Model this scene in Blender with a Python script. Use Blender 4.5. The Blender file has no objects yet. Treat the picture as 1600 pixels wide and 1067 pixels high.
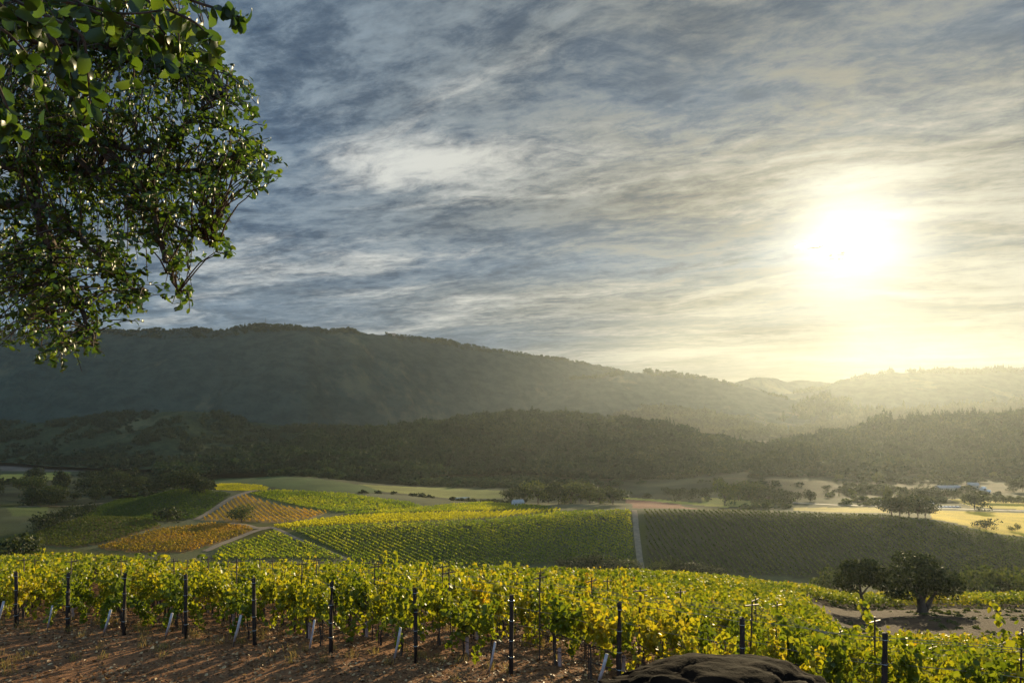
import bpy, math, random
import numpy as np
from mathutils import Vector, Matrix

rnd = random.Random(7)
rng = np.random.default_rng(11)
sc = bpy.context.scene
COL = sc.collection

# ------------------------------------------------------------------ camera
F = 1067.0            # focal length in photo pixels (24 mm on a 36 mm sensor)
HOR = 620.0           # eye level in the photo
CZ = 120.0            # height of the camera above the valley datum
cam_d = bpy.data.cameras.new('camera')
cam_d.lens = 24.0
cam_d.sensor_width = 36.0
cam_d.shift_y = (HOR - 533.5) / 1600.0
cam_d.clip_start = 0.1
cam_d.clip_end = 90000
cam = bpy.data.objects.new('camera', cam_d)
cam.location = (0, 0, CZ)
cam.rotation_euler = (math.radians(90), 0, 0)
COL.objects.link(cam)
sc.camera = cam
sc.render.resolution_x, sc.render.resolution_y = 1024, 682

# ------------------------------------------------------------------ render settings
sc.view_settings.view_transform = 'Standard'
sc.view_settings.look = 'None'
sc.view_settings.exposure = 0.8
sc.view_settings.gamma = 1.0
sc.view_settings.use_curve_mapping = False
cy = sc.cycles
cy.use_denoising = True
try:
    cy.denoiser = 'OPENIMAGEDENOISE'
    cy.denoising_input_passes = 'RGB_ALBEDO_NORMAL'
except Exception:
    pass
cy.max_bounces = 5
cy.diffuse_bounces = 2
cy.glossy_bounces = 2
cy.transmission_bounces = 3
cy.volume_bounces = 1
cy.transparent_max_bounces = 24
cy.sample_clamp_indirect = 4.0
cy.use_adaptive_sampling = True
cy.adaptive_threshold = 0.015

# ------------------------------------------------------------------ sun
SUN_DIR = Vector(((1330 - 800) / F, 1.0, (HOR - 370) / F)).normalized()
SUN_EL = math.asin(SUN_DIR.z)
SUN_AZ = math.atan2(SUN_DIR.x, SUN_DIR.y)      # from +Y towards +X
sd = bpy.data.lights.new('sun', 'SUN')
sd.energy = 5.0
sd.angle = math.radians(0.5)
sd.color = (1.0, 0.81, 0.48)
sun = bpy.data.objects.new('sun', sd)
sun.rotation_euler = SUN_DIR.to_track_quat('Z', 'Y').to_euler()
sun.location = (0, 0, CZ + 50)
COL.objects.link(sun)


# ------------------------------------------------------------------ node helpers
class NT:
    def __init__(s, tree):
        s.t = tree
        s.n = tree.nodes
        s.l = tree.links

    def node(s, typ, **kw):
        n = s.n.new(typ)
        for k, v in kw.items():
            setattr(n, k, v)
        return n

    def put(s, sock, v):
        if v is None:
            return
        if isinstance(v, bpy.types.NodeSocket):
            s.l.new(v, sock)
        else:
            if sock.type == 'RGBA' and len(v) == 3:
                v = (*v, 1)
            sock.default_value = v

    def math(s, op, a, b=None, c=None, clamp=False):
        n = s.node('ShaderNodeMath', operation=op, use_clamp=clamp)
        s.put(n.inputs[0], a)
        s.put(n.inputs[1], b)
        s.put(n.inputs[2], c)
        return n.outputs[0]

    def vmath(s, op, a, b=None, scale=None):
        n = s.node('ShaderNodeVectorMath', operation=op)
        s.put(n.inputs[0], a)
        s.put(n.inputs[1], b)
        if scale is not None:
            s.put(n.inputs['Scale'], scale)
        return n.outputs['Value'] if op in ('DOT_PRODUCT', 'LENGTH') else n.outputs[0]

    def mix(s, f, a, b, blend='MIX'):
        n = s.node('ShaderNodeMix', data_type='RGBA', blend_type=blend)
        s.put(n.inputs[0], f)
        s.put(n.inputs[6], a)
        s.put(n.inputs[7], b)
        return n.outputs[2]

    def noise(s, vec, scale, detail=4.0, rough=0.55, dist=0.0):
        n = s.node('ShaderNodeTexNoise')
        s.put(n.inputs['Vector'], vec)
        n.inputs['Scale'].default_value = scale
        n.inputs['Detail'].default_value = detail
        n.inputs['Roughness'].default_value = rough
        n.inputs['Distortion'].default_value = dist
        return n.outputs['Fac']

    def ss(s, v, a, b):
        n = s.node('ShaderNodeMapRange', interpolation_type='SMOOTHSTEP')
        s.put(n.inputs[0], v)
        n.inputs[1].default_value = a
        n.inputs[2].default_value = b
        return n.outputs[0]

    def ramp(s, f, stops):
        n = s.node('ShaderNodeValToRGB')
        cr = n.color_ramp
        while len(cr.elements) < len(stops):
            cr.elements.new(0.5)
        for e, (p, c) in zip(cr.elements, stops):
            e.position = p
            e.color = (*c, 1)
        s.put(n.inputs[0], f)
        return n.outputs[0]

    def mapping(s, vec, rot=(0, 0, 0), scale=(1, 1, 1), loc=(0, 0, 0)):
        n = s.node('ShaderNodeMapping')
        s.put(n.inputs[0], vec)
        n.inputs['Rotation'].default_value = rot
        n.inputs['Scale'].default_value = scale
        n.inputs['Location'].default_value = loc
        return n.outputs[0]


# ------------------------------------------------------------------ world: sky with streaky cloud
def make_world():
    w = bpy.data.worlds.new('World')
    sc.world = w
    w.use_nodes = True
    t = NT(w.node_tree)
    t.n.clear()
    out = t.node('ShaderNodeOutputWorld')
    bg = t.node('ShaderNodeBackground')
    bg.inputs[1].default_value = 0.068
    t.l.new(bg.outputs[0], out.inputs[0])
    tc = t.node('ShaderNodeTexCoord')
    d = tc.outputs['Generated']
    sep = t.node('ShaderNodeSeparateXYZ')
    t.l.new(d, sep.inputs[0])
    z = t.math('MAXIMUM', sep.outputs[2], 0.0)
    sky = t.node('ShaderNodeTexSky', sky_type='NISHITA')
    sky.sun_disc = False
    sky.sun_elevation = SUN_EL
    sky.sun_rotation = SUN_AZ
    sky.altitude = 200
    sky.dust_density = 2.0
    # cloud deck: the direction carried up to a slightly curved plane
    zc = t.math('ADD', z, 0.10)
    px = t.math('DIVIDE', sep.outputs[0], zc)
    py = t.math('DIVIDE', sep.outputs[1], zc)
    comb = t.node('ShaderNodeCombineXYZ')
    t.l.new(px, comb.inputs[0])
    t.l.new(py, comb.inputs[1])
    p0 = comb.outputs[0]
    az = math.radians(-66)
    rot = (0, 0, -(math.pi / 2 - az))           # x axis of the mapping runs along the streaks
    warp = t.noise(p0, 0.9, 3, 0.5)
    pw = t.vmath('ADD', p0, t.vmath('SCALE', (1.0, 0.6, 0.0), scale=t.math('MULTIPLY', t.math('SUBTRACT', warp, 0.5), 0.9)))
    pr = t.mapping(pw, rot); p1 = t.mapping(p0, rot)
    big = t.noise(t.mapping(pr, scale=(0.42, 0.85, 1), loc=(3.1, 1.7, 0)), 1.0, 4, 0.5)
    band = t.noise(t.mapping(pr, scale=(0.9, 2.8, 1), loc=(0.4, 5.2, 0)), 1.0, 9, 0.66, 0.2)
    rip = t.noise(t.mapping(p1, scale=(9.0, 14.0, 1), loc=(7.4, 2.1, 0)), 1.0, 6, 0.70, 0.3)
    cell = t.noise(t.mapping(pr, scale=(2.4, 4.6, 1), loc=(1.4, 8.1, 0)), 1.0, 8, 0.66, 0.25)
    # angle from the sun
    cosg = t.vmath('DOT_PRODUCT', t.vmath('NORMALIZE', d), tuple(SUN_DIR))
    cg = t.math('MAXIMUM', cosg, 0.0)
    near = t.math('POWER', cg, 70.0)
    wide = t.math('POWER', cg, 7.0)
    core = t.math('POWER', cg, 330.0)
    hor = t.math('SUBTRACT', 1.0, t.math('MINIMUM', t.math('MULTIPLY', z, 2.4), 1.0))
    # blue gaps, grey deck, bright thin edges
    deck = t.math('ADD', t.math('MULTIPLY', big, 0.38), t.math('ADD', t.math('MULTIPLY', cell, 0.40), t.math('MULTIPLY', rip, 0.22)))
    deckf = t.ss(deck, 0.40, 0.57)
    brt = t.math('ADD', t.math('MULTIPLY', big, 0.36), t.math('ADD', t.math('MULTIPLY', band, 0.50), t.math('MULTIPLY', rip, 0.14)))
    brt = t.math('ADD', brt, t.math('ADD', t.math('MULTIPLY', wide, 0.05), t.math('MULTIPLY', hor, 0.05)))
    for cx, cyy, sx, sy, k in ((-.42, 2.25, .34, .40, .05), (.05, 2.15, .6, .12, .05), (.05, 2.75, .8, .24, -.09), (-.5, 3.2, .35, .09, .10), (1.1, 1.6, .7, .25, -.04), (1.35, 1.15, .5, .3, .05), (-.3, 1.35, .9, .3, -.05)):
        # broad openings and banks of the deck
        qx = t.math('DIVIDE', t.math('SUBTRACT', px, cx), sx); qy = t.math('DIVIDE', t.math('SUBTRACT', py, cyy), sy)
        e = t.math('POWER', 2.718, t.math('MULTIPLY', t.math('ADD', t.math('MULTIPLY', qx, qx), t.math('MULTIPLY', qy, qy)), -1.0))
        brt = t.math('ADD', brt, t.math('MULTIPLY', e, k))
    brf = t.math('POWER', t.ss(brt, 0.51, 0.70), 1.4)
    nish = t.vmath('MULTIPLY', sky.outputs[0], (0.20, 0.26, 0.36))
    gap = t.mix(0.85, nish, (0.80, 1.46, 2.40))
    grey = t.mix(wide, (1.34, 1.85, 2.40), (1.8, 1.75, 1.5))
    base = t.mix(deckf, gap, grey)
    shade = t.mix(t.ss(t.math('ADD', t.math('MULTIPLY', cell, 0.62), t.math('MULTIPLY', rip, 0.38)), 0.36, 0.64), (0.52, 0.53, 0.55), (1.48, 1.46, 1.42))
    base = t.mix(1.0, base, shade, 'MULTIPLY')
    # unseen sky behind the camera, added bright blue to fill shadows and haze
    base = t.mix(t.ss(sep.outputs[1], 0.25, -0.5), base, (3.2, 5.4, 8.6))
    lit = t.mix(wide, (6.0, 6.2, 6.0), (4.8, 4.6, 3.8))
    c2 = t.mix(brf, base, lit)
    # low sky goes pale and warm towards the sun
    lowf = t.math('POWER', t.math('SUBTRACT', 1.0, t.math('MINIMUM', t.math('MULTIPLY', z, 4.2), 1.0)), 2.4)
    lowc = t.mix(t.math('POWER', cg, 5.0), (2.3, 3.0, 3.4), (1.2, 0.9, 0.4))
    c3 = t.mix(t.math('MULTIPLY', lowf, 0.85), c2, lowc)
    g1 = t.vmath('SCALE', (1.0, 0.90, 0.66), scale=t.math('MULTIPLY', near, 0.0))
    g2 = t.vmath('SCALE', (1.0, 0.95, 0.80), scale=t.math('MULTIPLY', core, 7.0))
    c4 = t.vmath('ADD', t.vmath('ADD', c3, g1), g2)
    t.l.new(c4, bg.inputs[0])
    return w


make_world()


# ------------------------------------------------------------------ small numeric tools
def P(px, py, d):
    return np.array([(px - 800) / F * d, d, CZ - (py - HOR) / F * d])


def hashgrid(ix, iy, seed):
    n = (ix * 374761393 + iy * 668265263 + seed * 974711) & 0xFFFFFFFF
    n = ((n ^ (n >> 13)) * 1274126177) & 0xFFFFFFFF
    n = n ^ (n >> 16)
    return (n & 0xFFFF) / 65535.0


def vnoise(x, y, seed=0):
    x = np.asarray(x, float); y = np.asarray(y, float)
    ix = np.floor(x).astype(np.int64); iy = np.floor(y).astype(np.int64)
    fx = x - ix; fy = y - iy
    fx = fx * fx * (3 - 2 * fx); fy = fy * fy * (3 - 2 * fy)
    a = hashgrid(ix, iy, seed); b = hashgrid(ix + 1, iy, seed)
    c = hashgrid(ix, iy + 1, seed); e = hashgrid(ix + 1, iy + 1, seed)
    return (a * (1 - fx) + b * fx) * (1 - fy) + (c * (1 - fx) + e * fx) * fy - 0.5


def fbm(x, y, seed=0, octv=4):
    s = 0; a = 1.0
    for o in range(octv):
        s = s + a * vnoise(np.asarray(x) * 2 ** o, np.asarray(y) * 2 ** o, seed + o * 17)
        a *= 0.5
    return s


def inpoly(x, y, poly):
    x = np.asarray(x); y = np.asarray(y)
    r = np.zeros(x.shape, bool)
    n = len(poly)
    j = n - 1
    for i in range(n):
        xi, yi = poly[i][:2]; xj, yj = poly[j][:2]
        c = ((yi > y) != (yj > y)) & (x < (xj - xi) * (y - yi) / (yj - yi + 1e-12) + xi)
        r ^= c
        j = i
    return r


def pchip(xk, yk, x):
    xk = np.asarray(xk, float); yk = np.asarray(yk, float)
    h = np.diff(xk); dl = np.diff(yk) / h
    m = np.zeros_like(yk)
    for i in range(1, len(xk) - 1):
        if dl[i - 1] * dl[i] > 0:
            w1 = 2 * h[i] + h[i - 1]; w2 = h[i] + 2 * h[i - 1]
            m[i] = (w1 + w2) / (w1 / dl[i - 1] + w2 / dl[i])
    m[0] = dl[0]; m[-1] = dl[-1]
    k = np.clip(np.searchsorted(xk, x) - 1, 0, len(h) - 1)
    t = np.clip((x - xk[k]) / h[k], 0, 1)
    return ((2 * t**3 - 3 * t**2 + 1) * yk[k] + (t**3 - 2 * t**2 + t) * h[k] * m[k]
            + (-2 * t**3 + 3 * t**2) * yk[k + 1] + (t**3 - t**2) * h[k] * m[k + 1])


# ------------------------------------------------------------------ mesh helpers
def mesh_np(name, V, Fq, smooth=False):
    """V (n,3) floats, Fq (m,k) int array with k corners per face"""
    V = np.ascontiguousarray(V, np.float32); Fq = np.ascontiguousarray(Fq, np.int32)
    me = bpy.data.meshes.new(name)
    me.vertices.add(len(V)); me.vertices.foreach_set('co', V.ravel())
    m, k = Fq.shape
    me.loops.add(m * k); me.loops.foreach_set('vertex_index', Fq.ravel())
    me.polygons.add(m)
    me.polygons.foreach_set('loop_start', np.arange(0, m * k, k, dtype=np.int32))
    if smooth:
        me.polygons.foreach_set('use_smooth', np.ones(m, bool))
    me.update(calc_edges=True)
    return me


class MB:
    """collects faces of any size into one mesh"""
    def __init__(s):
        s.v = []; s.f = []

    def add(s, verts, faces):
        o = len(s.v)
        s.v += [tuple(map(float, v)) for v in verts]
        s.f += [tuple(i + o for i in f) for f in faces]

    def box(s, c, size, rotz=0.0):
        x, y, z = (q / 2 for q in size)
        ca, sa = math.cos(rotz), math.sin(rotz)
        vs = []
        for dx, dy, dz in ((-x, -y, -z), (x, -y, -z), (x, y, -z), (-x, y, -z), (-x, -y, z), (x, -y, z), (x, y, z), (-x, y, z)):
            vs.append((c[0] + dx * ca - dy * sa, c[1] + dx * sa + dy * ca, c[2] + dz))
        s.add(vs, [(0, 3, 2, 1), (4, 5, 6, 7), (0, 1, 5, 4), (1, 2, 6, 5), (2, 3, 7, 6), (3, 0, 4, 7)])

    def tube(s, pts, rad, sides=6, cap=True):
        pts = [Vector(p) for p in pts]
        rings = []
        n = len(pts)
        o = len(s.v)
        ref = Vector((0, 0, 1))
        for i, p in enumerate(pts):
            tdir = (pts[min(i + 1, n - 1)] - pts[max(i - 1, 0)])
            if tdir.length < 1e-9:
                tdir = Vector((0, 0, 1))
            tdir.normalize()
            a = tdir.cross(ref)
            if a.length < 1e-3:
                a = tdir.cross(Vector((1, 0, 0)))
            a.normalize(); b = tdir.cross(a)
            r = rad[i] if hasattr(rad, '__len__') else rad
            for k in range(sides):
                q = 2 * math.pi * k / sides
                s.v.append(tuple(p + a * (math.cos(q) * r) + b * (math.sin(q) * r)))
        for i in range(n - 1):
            for k in range(sides):
                k2 = (k + 1) % sides
                s.f.append((o + i * sides + k, o + i * sides + k2, o + (i + 1) * sides + k2, o + (i + 1) * sides + k))
        if cap:
            s.f.append(tuple(o + k for k in range(sides))[::-1])
            s.f.append(tuple(o + (n - 1) * sides + k for k in range(sides)))

    def mesh(s, name, smooth=False):
        me = bpy.data.meshes.new(name)
        me.from_pydata(s.v, [], s.f)
        if smooth:
            me.polygons.foreach_set('use_smooth', np.ones(len(s.f), bool))
        me.update()
        return me


def link(name, me, mat=None, parent=None, loc=None):
    o = bpy.data.objects.new(name, me)
    COL.objects.link(o)
    if mat is not None and me is not None and len(me.materials) == 0:
        me.materials.append(mat)
    if parent is not None:
        o.parent = parent
    if loc is not None:
        o.location = loc
    return o


def tag(o, label=None, cat=None, group=None, kind=None):
    if label: o['label'] = label
    if cat: o['category'] = cat
    if group: o['group'] = group
    if kind: o['kind'] = kind
    return o


def thing(name, label, cat, loc=(0, 0, 0), rotz=0.0, group=None):
    o = bpy.data.objects.new(name, None)
    COL.objects.link(o)
    o.empty_display_size = 0.3
    o.location = loc
    o.rotation_euler = (0, 0, rotz)
    return tag(o, label, cat, group)


def struct(name, me, mat, label=None):
    o = link(name, me, mat)
    o['kind'] = 'structure'
    if label: o['label'] = label
    return o


def rand_rot(n, up=0.0, g=rng):
    """n random rotation matrices; up>0 pulls the local z towards world up"""
    z = g.normal(size=(n, 3)); z[:, 2] += up
    z /= np.linalg.norm(z, axis=1, keepdims=True)
    a = g.normal(size=(n, 3))
    x = np.cross(a, z); x /= np.linalg.norm(x, axis=1, keepdims=True)
    y = np.cross(z, x)
    return np.stack([x, y, z], axis=2)


def frames(z, x):
    z = z / np.linalg.norm(z, axis=1, keepdims=True)
    x = x - z * np.sum(x * z, axis=1, keepdims=True)
    x = x / (np.linalg.norm(x, axis=1, keepdims=True) + 1e-9)
    y = np.cross(z, x)
    return np.stack([x, y, z], axis=2)


def stamp(tv, tf, pos, R, scale):
    """copies a template (tv, tf) to every pos with rotation R and scale"""
    tv = np.asarray(tv, float); tf = np.asarray(tf, int)
    n = len(pos); k = len(tv)
    scale = np.asarray(scale, float)
    if scale.ndim == 1:
        scale = scale[:, None]
    loc = tv[None] * scale[:, None, :] if scale.shape[1] == 3 else tv[None] * scale[:, None, :]
    V = np.einsum('nij,nkj->nki', R, loc) + np.asarray(pos)[:, None, :]
    Fq = tf[None] + (np.arange(n) * k)[:, None, None]
    return V.reshape(-1, 3), Fq.reshape(-1, tf.shape[1])


def merge(parts):
    V = []; Fq = []; o = 0
    for v, f in parts:
        V.append(v); Fq.append(f + o); o += len(v)
    return np.concatenate(V), np.concatenate(Fq)


QUAD_V = [(-.5, -.5, 0), (.5, -.5, 0), (.5, .5, 0), (-.5, .5, 0)]
QUAD_F = [(0, 1, 2, 3)]
# folded, pointed leaf: two quads that meet at the midrib (length along x)
LEAF_V = [(-.5, 0, 0), (-.05, -.45, .10), (.5, 0, -.05), (-.05, .45, .10)]
LEAF_V = [(-.5, 0, 0), (-.1, -.5, .12), (.5, -.02, -.08), (-.1, .5, .12), (-.08, 0, .0)]
LEAF_F = [(0, 1, 4, 4)]
VLEAF_V = [(-.45, 0, 0), (-.25, -.48, .10), (.2, -.42, .08), (.55, 0, -.06), (.2, .42, .08), (-.25, .48, .10)]
VLEAF_F = [(0, 1, 2, 3), (0, 3, 4, 5)]


# ------------------------------------------------------------------ materials
def mat(name):
    m = bpy.data.materials.new(name)
    m.use_nodes = True
    t = NT(m.node_tree)
    t.n.clear()
    out = t.node('ShaderNodeOutputMaterial')
    return m, t, out


def leafy(name, ramp, trans=(1, 1, 1), tfac=0.5, rough=0.5, spec=0.3, by='island', patch=0.0, patch_ramp=None, gain=1.0):
    """foliage that lets the low sun through: glossy-diffuse face plus translucent back light"""
    m, t, out = mat(name)
    geo = t.node('ShaderNodeNewGeometry')
    f = geo.outputs['Random Per Island']
    if patch:
        tc = t.node('ShaderNodeTexCoord')
        nz = t.noise(t.node('ShaderNodeNewGeometry').outputs['Position'], patch, 3, 0.6)
        f = t.math('ADD', t.math('MULTIPLY', f, 0.5), t.math('MULTIPLY', t.ss(nz, 0.3, 0.7), 0.5))
    if by == 'object':
        oi = t.node('ShaderNodeObjectInfo')
        f = t.math('ADD', t.math('MULTIPLY', f, 0.55), t.math('MULTIPLY', oi.outputs['Random'], 0.45))
    c = t.ramp(f, ramp)
    bs = t.node('ShaderNodeBsdfPrincipled')
    t.put(bs.inputs['Base Color'], c)
    bs.inputs['Roughness'].default_value = rough
    bs.inputs['Specular IOR Level'].default_value = spec
    tr = t.node('ShaderNodeBsdfTranslucent')
    t.put(tr.inputs[0], t.vmath('MULTIPLY', c, tuple(np.array(trans) * gain)))
    mx = t.node('ShaderNodeMixShader')
    mx.inputs[0].default_value = tfac
    t.l.new(bs.outputs[0], mx.inputs[1]); t.l.new(tr.outputs[0], mx.inputs[2])
    t.l.new(mx.outputs[0], out.inputs[0])
    return m


def plain(name, c1, c2=None, scale=4.0, rough=0.8, spec=0.3, bump=0.0, metallic=0.0, stretch=(1, 1, 1), detail=5):
    m, t, out = mat(name)
    bs = t.node('ShaderNodeBsdfPrincipled')
    tc = t.node('ShaderNodeTexCoord')
    v = t.mapping(tc.outputs['Object'], scale=stretch)
    nz = t.noise(v, scale, detail, 0.6)
    t.put(bs.inputs['Base Color'], t.mix(t.ss(nz, 0.3, 0.7), c1, c2 or c1))
    bs.inputs['Roughness'].default_value = rough
    bs.inputs['Specular IOR Level'].default_value = spec
    bs.inputs['Metallic'].default_value = metallic
    if bump:
        b = t.node('ShaderNodeBump')
        b.inputs['Strength'].default_value = bump
        b.inputs['Distance'].default_value = 0.05
        t.put(b.inputs['Height'], nz)
        t.l.new(b.outputs[0], bs.inputs['Normal'])
    t.l.new(bs.outputs[0], out.inputs[0])
    return m


VINE_RAMP = [(0.0, (0.055, 0.085, 0.010)), (0.40, (0.12, 0.155, 0.014)), (0.66, (0.26, 0.255, 0.020)), (0.90, (0.38, 0.28, 0.022)), (1.0, (0.40, 0.15, 0.02))]
M_vine = leafy('vine_leaf', VINE_RAMP, (1.6, 1.52, 0.6), 0.55, 0.42, 0.35, 'object', patch=0.35)
M_vine_far = leafy('vine_leaf_far', VINE_RAMP, (1.4, 1.35, 0.6), 0.52, 0.5, 0.25, patch=0.08)
M_dkgreen = leafy('vine_dark_green', [(0, (0.035, 0.065, 0.010)), (0.5, (0.065, 0.10, 0.012)), (1, (0.13, 0.15, 0.014))], (1.3, 1.35, 0.7), 0.5, 0.6, 0.2, patch=0.02)
M_green = leafy('vine_green', [(0, (0.06, 0.10, 0.010)), (0.35, (0.12, 0.17, 0.012)), (0.7, (0.28, 0.28, 0.016)), (1, (0.40, 0.35, 0.016))], (1.75, 1.75, 0.7), 0.56, 0.6, 0.2, patch=0.02)
M_yellow = leafy('vine_yellow', [(0, (0.20, 0.20, 0.012)), (0.5, (0.34, 0.31, 0.015)), (1, (0.46, 0.38, 0.02))], (1.8, 1.8, 0.7), 0.6, 0.6, 0.2, patch=0.02)
M_orange = leafy('vine_orange', [(0, (0.14, 0.13, 0.014)), (0.5, (0.29, 0.20, 0.022)), (1, (0.36, 0.19, 0.026))], (1.6, 1.5, 0.8), 0.55, 0.6, 0.2, patch=0.03)
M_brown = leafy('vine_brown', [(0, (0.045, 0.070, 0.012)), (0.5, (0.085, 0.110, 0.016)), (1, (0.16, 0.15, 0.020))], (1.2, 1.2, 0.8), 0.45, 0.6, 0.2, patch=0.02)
M_oakleaf = leafy('oak_leaf', [(0, (0.015, 0.030, 0.006)), (0.6, (0.033, 0.060, 0.009)), (1, (0.075, 0.098, 0.012))], (2.6, 2.7, 1.2), 0.42, 0.38, 0.42)
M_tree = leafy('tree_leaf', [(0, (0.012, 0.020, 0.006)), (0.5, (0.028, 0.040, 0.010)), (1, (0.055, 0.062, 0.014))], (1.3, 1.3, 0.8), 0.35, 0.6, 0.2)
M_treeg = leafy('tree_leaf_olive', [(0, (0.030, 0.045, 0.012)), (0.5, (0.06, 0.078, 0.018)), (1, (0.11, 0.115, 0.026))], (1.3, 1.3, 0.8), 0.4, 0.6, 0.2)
M_forest = leafy('forest_leaf', [(0, (0.006, 0.017, 0.007)), (0.5, (0.018, 0.040, 0.013)), (1, (0.052, 0.070, 0.018))], (1.2, 1.2, 0.9), 0.3, 0.7, 0.1, patch=0.014)
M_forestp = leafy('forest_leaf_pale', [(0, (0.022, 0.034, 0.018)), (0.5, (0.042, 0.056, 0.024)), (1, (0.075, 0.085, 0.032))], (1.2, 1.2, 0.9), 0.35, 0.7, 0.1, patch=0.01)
M_bark = plain('bark', (0.045, 0.032, 0.022), (0.10, 0.075, 0.055), 8, 0.9, 0.2, 0.6, stretch=(3, 3, .6))
M_wood = plain('weathered_post', (0.022, 0.016, 0.012), (0.055, 0.04, 0.03), 14, 0.85, 0.2, 0.5, stretch=(2, 2, .25))
M_steel = plain('rusty_steel', (0.05, 0.035, 0.028), (0.11, 0.08, 0.065), 20, 0.6, 0.4, 0.1, 0.4)
M_wire = plain('wire', (0.42, 0.40, 0.37), (0.3, 0.28, 0.25), 5, 0.32, 0.6, 0, 0.9)
M_hose = plain('hose', (0.015, 0.014, 0.013), (0.03, 0.028, 0.026), 5, 0.5, 0.4)
M_tube = plain('white_tube', (0.46, 0.43, 0.42), (0.30, 0.27, 0.26), 9, 0.55, 0.4, 0.1)
M_pink = plain('carton', (0.46, 0.34, 0.30), (0.34, 0.24, 0.21), 9, 0.75, 0.3, 0.1)
M_rock = plain('rock', (0.003, 0.002, 0.0013), (0.020, 0.012, 0.007), 3.0, 0.95, 0.04, 1.0, detail=12)
M_track = plain('dirt_track', (0.25, 0.19, 0.125), (0.17, 0.13, 0.085), 0.4, 0.95, 0.1, 0.2)
M_white = plain('white_paint', (0.76, 0.72, 0.64), (0.64, 0.6, 0.54), 0.5, 0.8, 0.15)
M_roof = plain('grey_roof', (0.36, 0.34, 0.31), (0.26, 0.25, 0.23), 0.4, 0.8, 0.15)
M_tile = plain('brown_roof', (0.13, 0.09, 0.07), (0.18, 0.13, 0.10), 0.4, 0.8, 0.2)
M_wallb = plain('tan_wall', (0.42, 0.36, 0.28), (0.34, 0.29, 0.23), 0.4, 0.85, 0.2)
M_glass = plain('dark_glass', (0.02, 0.025, 0.03), None, 1, 0.1, 0.6)
M_water = plain('pond_water', (0.30, 0.38, 0.36), (0.26, 0.34, 0.33), 0.1, 0.12, 0.6)


def ground_material():
    m, t, out = mat('ground_soil')
    at = t.node('ShaderNodeVertexColor', layer_name='tint')
    geo = t.node('ShaderNodeNewGeometry')
    pos = geo.outputs['Position']
    fine = t.noise(pos, 9.0, 6, 0.7)
    midn = t.noise(pos, 0.9, 5, 0.6)
    lar = t.noise(pos, 0.03, 5, 0.6)
    v = t.math('ADD', t.math('MULTIPLY', t.ss(fine, 0.25, 0.8), 0.9),
               t.math('ADD', t.math('MULTIPLY', t.ss(midn, 0.25, 0.75), 0.5), t.math('MULTIPLY', t.ss(lar, 0.25, 0.75), 0.5)))
    c = t.vmath('SCALE', at.outputs[0], scale=t.math('ADD', v, 0.25))
    bs = t.node('ShaderNodeBsdfPrincipled')
    t.put(bs.inputs['Base Color'], c)
    bs.inputs['Roughness'].default_value = 0.95
    bs.inputs['Specular IOR Level'].default_value = 0.1
    b = t.node('ShaderNodeBump')
    b.inputs['Strength'].default_value = 0.8
    b.inputs['Distance'].default_value = 0.12
    t.put(b.inputs['Height'], t.math('ADD', fine, midn))
    t.l.new(b.outputs[0], bs.inputs['Normal'])
    t.l.new(bs.outputs[0], out.inputs[0])
    return m


def hill_material(name, ca, cb, cc, scale):
    m, t, out = mat(name)
    geo = t.node('ShaderNodeNewGeometry')
    pos = geo.outputs['Position']
    n1 = t.noise(pos, scale, 6, 0.65)
    n2 = t.noise(t.mapping(pos, scale=(1, 1, 2.2)), scale * 6, 5, 0.7)
    c = t.mix(t.ss(n2, 0.35, 0.65), ca, cb)
    c = t.mix(t.ss(n1, 0.56, 0.68), c, cc)
    bs = t.node('ShaderNodeBsdfPrincipled')
    t.put(bs.inputs['Base Color'], c)
    bs.inputs['Roughness'].default_value = 1.0
    bs.inputs['Specular IOR Level'].default_value = 0.0
    b = t.node('ShaderNodeBump')
    b.inputs['Strength'].default_value = 1.0
    b.inputs['Distance'].default_value = 12.0
    t.put(b.inputs['Height'], n2)
    t.l.new(b.outputs[0], bs.inputs['Normal'])
    t.l.new(bs.outputs[0], out.inputs[0])
    return m


# ------------------------------------------------------------------ terrain
# columns of (depth, photo row) along sight lines; the near slope is common
NEARCOL = {
    -700: [(14, -6.8), (27, -9.6), (60, -19), (160, -42), (250, -66)],
    0:    [(14, -7.0), (26.5, -9.0), (60, -17.2), (125, -31.5), (180, -46), (250, -68)],
    104:  [(14, -7.0), (25.8, -8.83), (60, -17.0), (125, -31.0), (180, -46), (250, -68)],
    333:  [(14, -7.0), (23.8, -8.32), (60, -17.2), (150, -39.5), (250, -68)],
    577:  [(14, -7.0), (21.6, -7.96), (60, -17.3), (150, -40.0), (250, -70)],
    843:  [(14, -6.9), (19.2, -7.68), (60, -17.6), (150, -41.0), (200, -56), (250, -72)],
    1000: [(14, -6.8), (18.2, -7.7), (60, -18.0), (160, -43.0), (200, -56), (250, -72)],
    1250: [(12, -6.5), (16.2, -7.6), (25, -10.3), (40, -14.5), (60, -20.3), (100, -31.0), (140, -40.5), (190, -55), (250, -72)],
    1330: [(11, -6.4), (15.6, -7.5), (25, -11.3), (40, -16.4), (60, -22.8), (90, -31.4), (118, -37.4), (140, -42.5), (190, -57), (250, -74)],
    1440: [(11, -6.4), (15.2, -7.5), (25, -11.6), (40, -16.5), (60, -22.8), (90, -31.2), (118, -37.0), (140, -42.5), (190, -57), (250, -74)],
    1600: [(11, -6.4), (15.0, -7.6), (25, -12.0), (40, -17.2), (60, -23.4), (90, -31.4), (118, -37.0), (140, -42.5), (190, -57), (250, -74)],
    2400: [(11, -6.6), (15.0, -8.2), (25, -12.4), (40, -17.6), (60, -24.2), (118, -39.5), (140, -44), (190, -58), (250, -76)],
}
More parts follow.
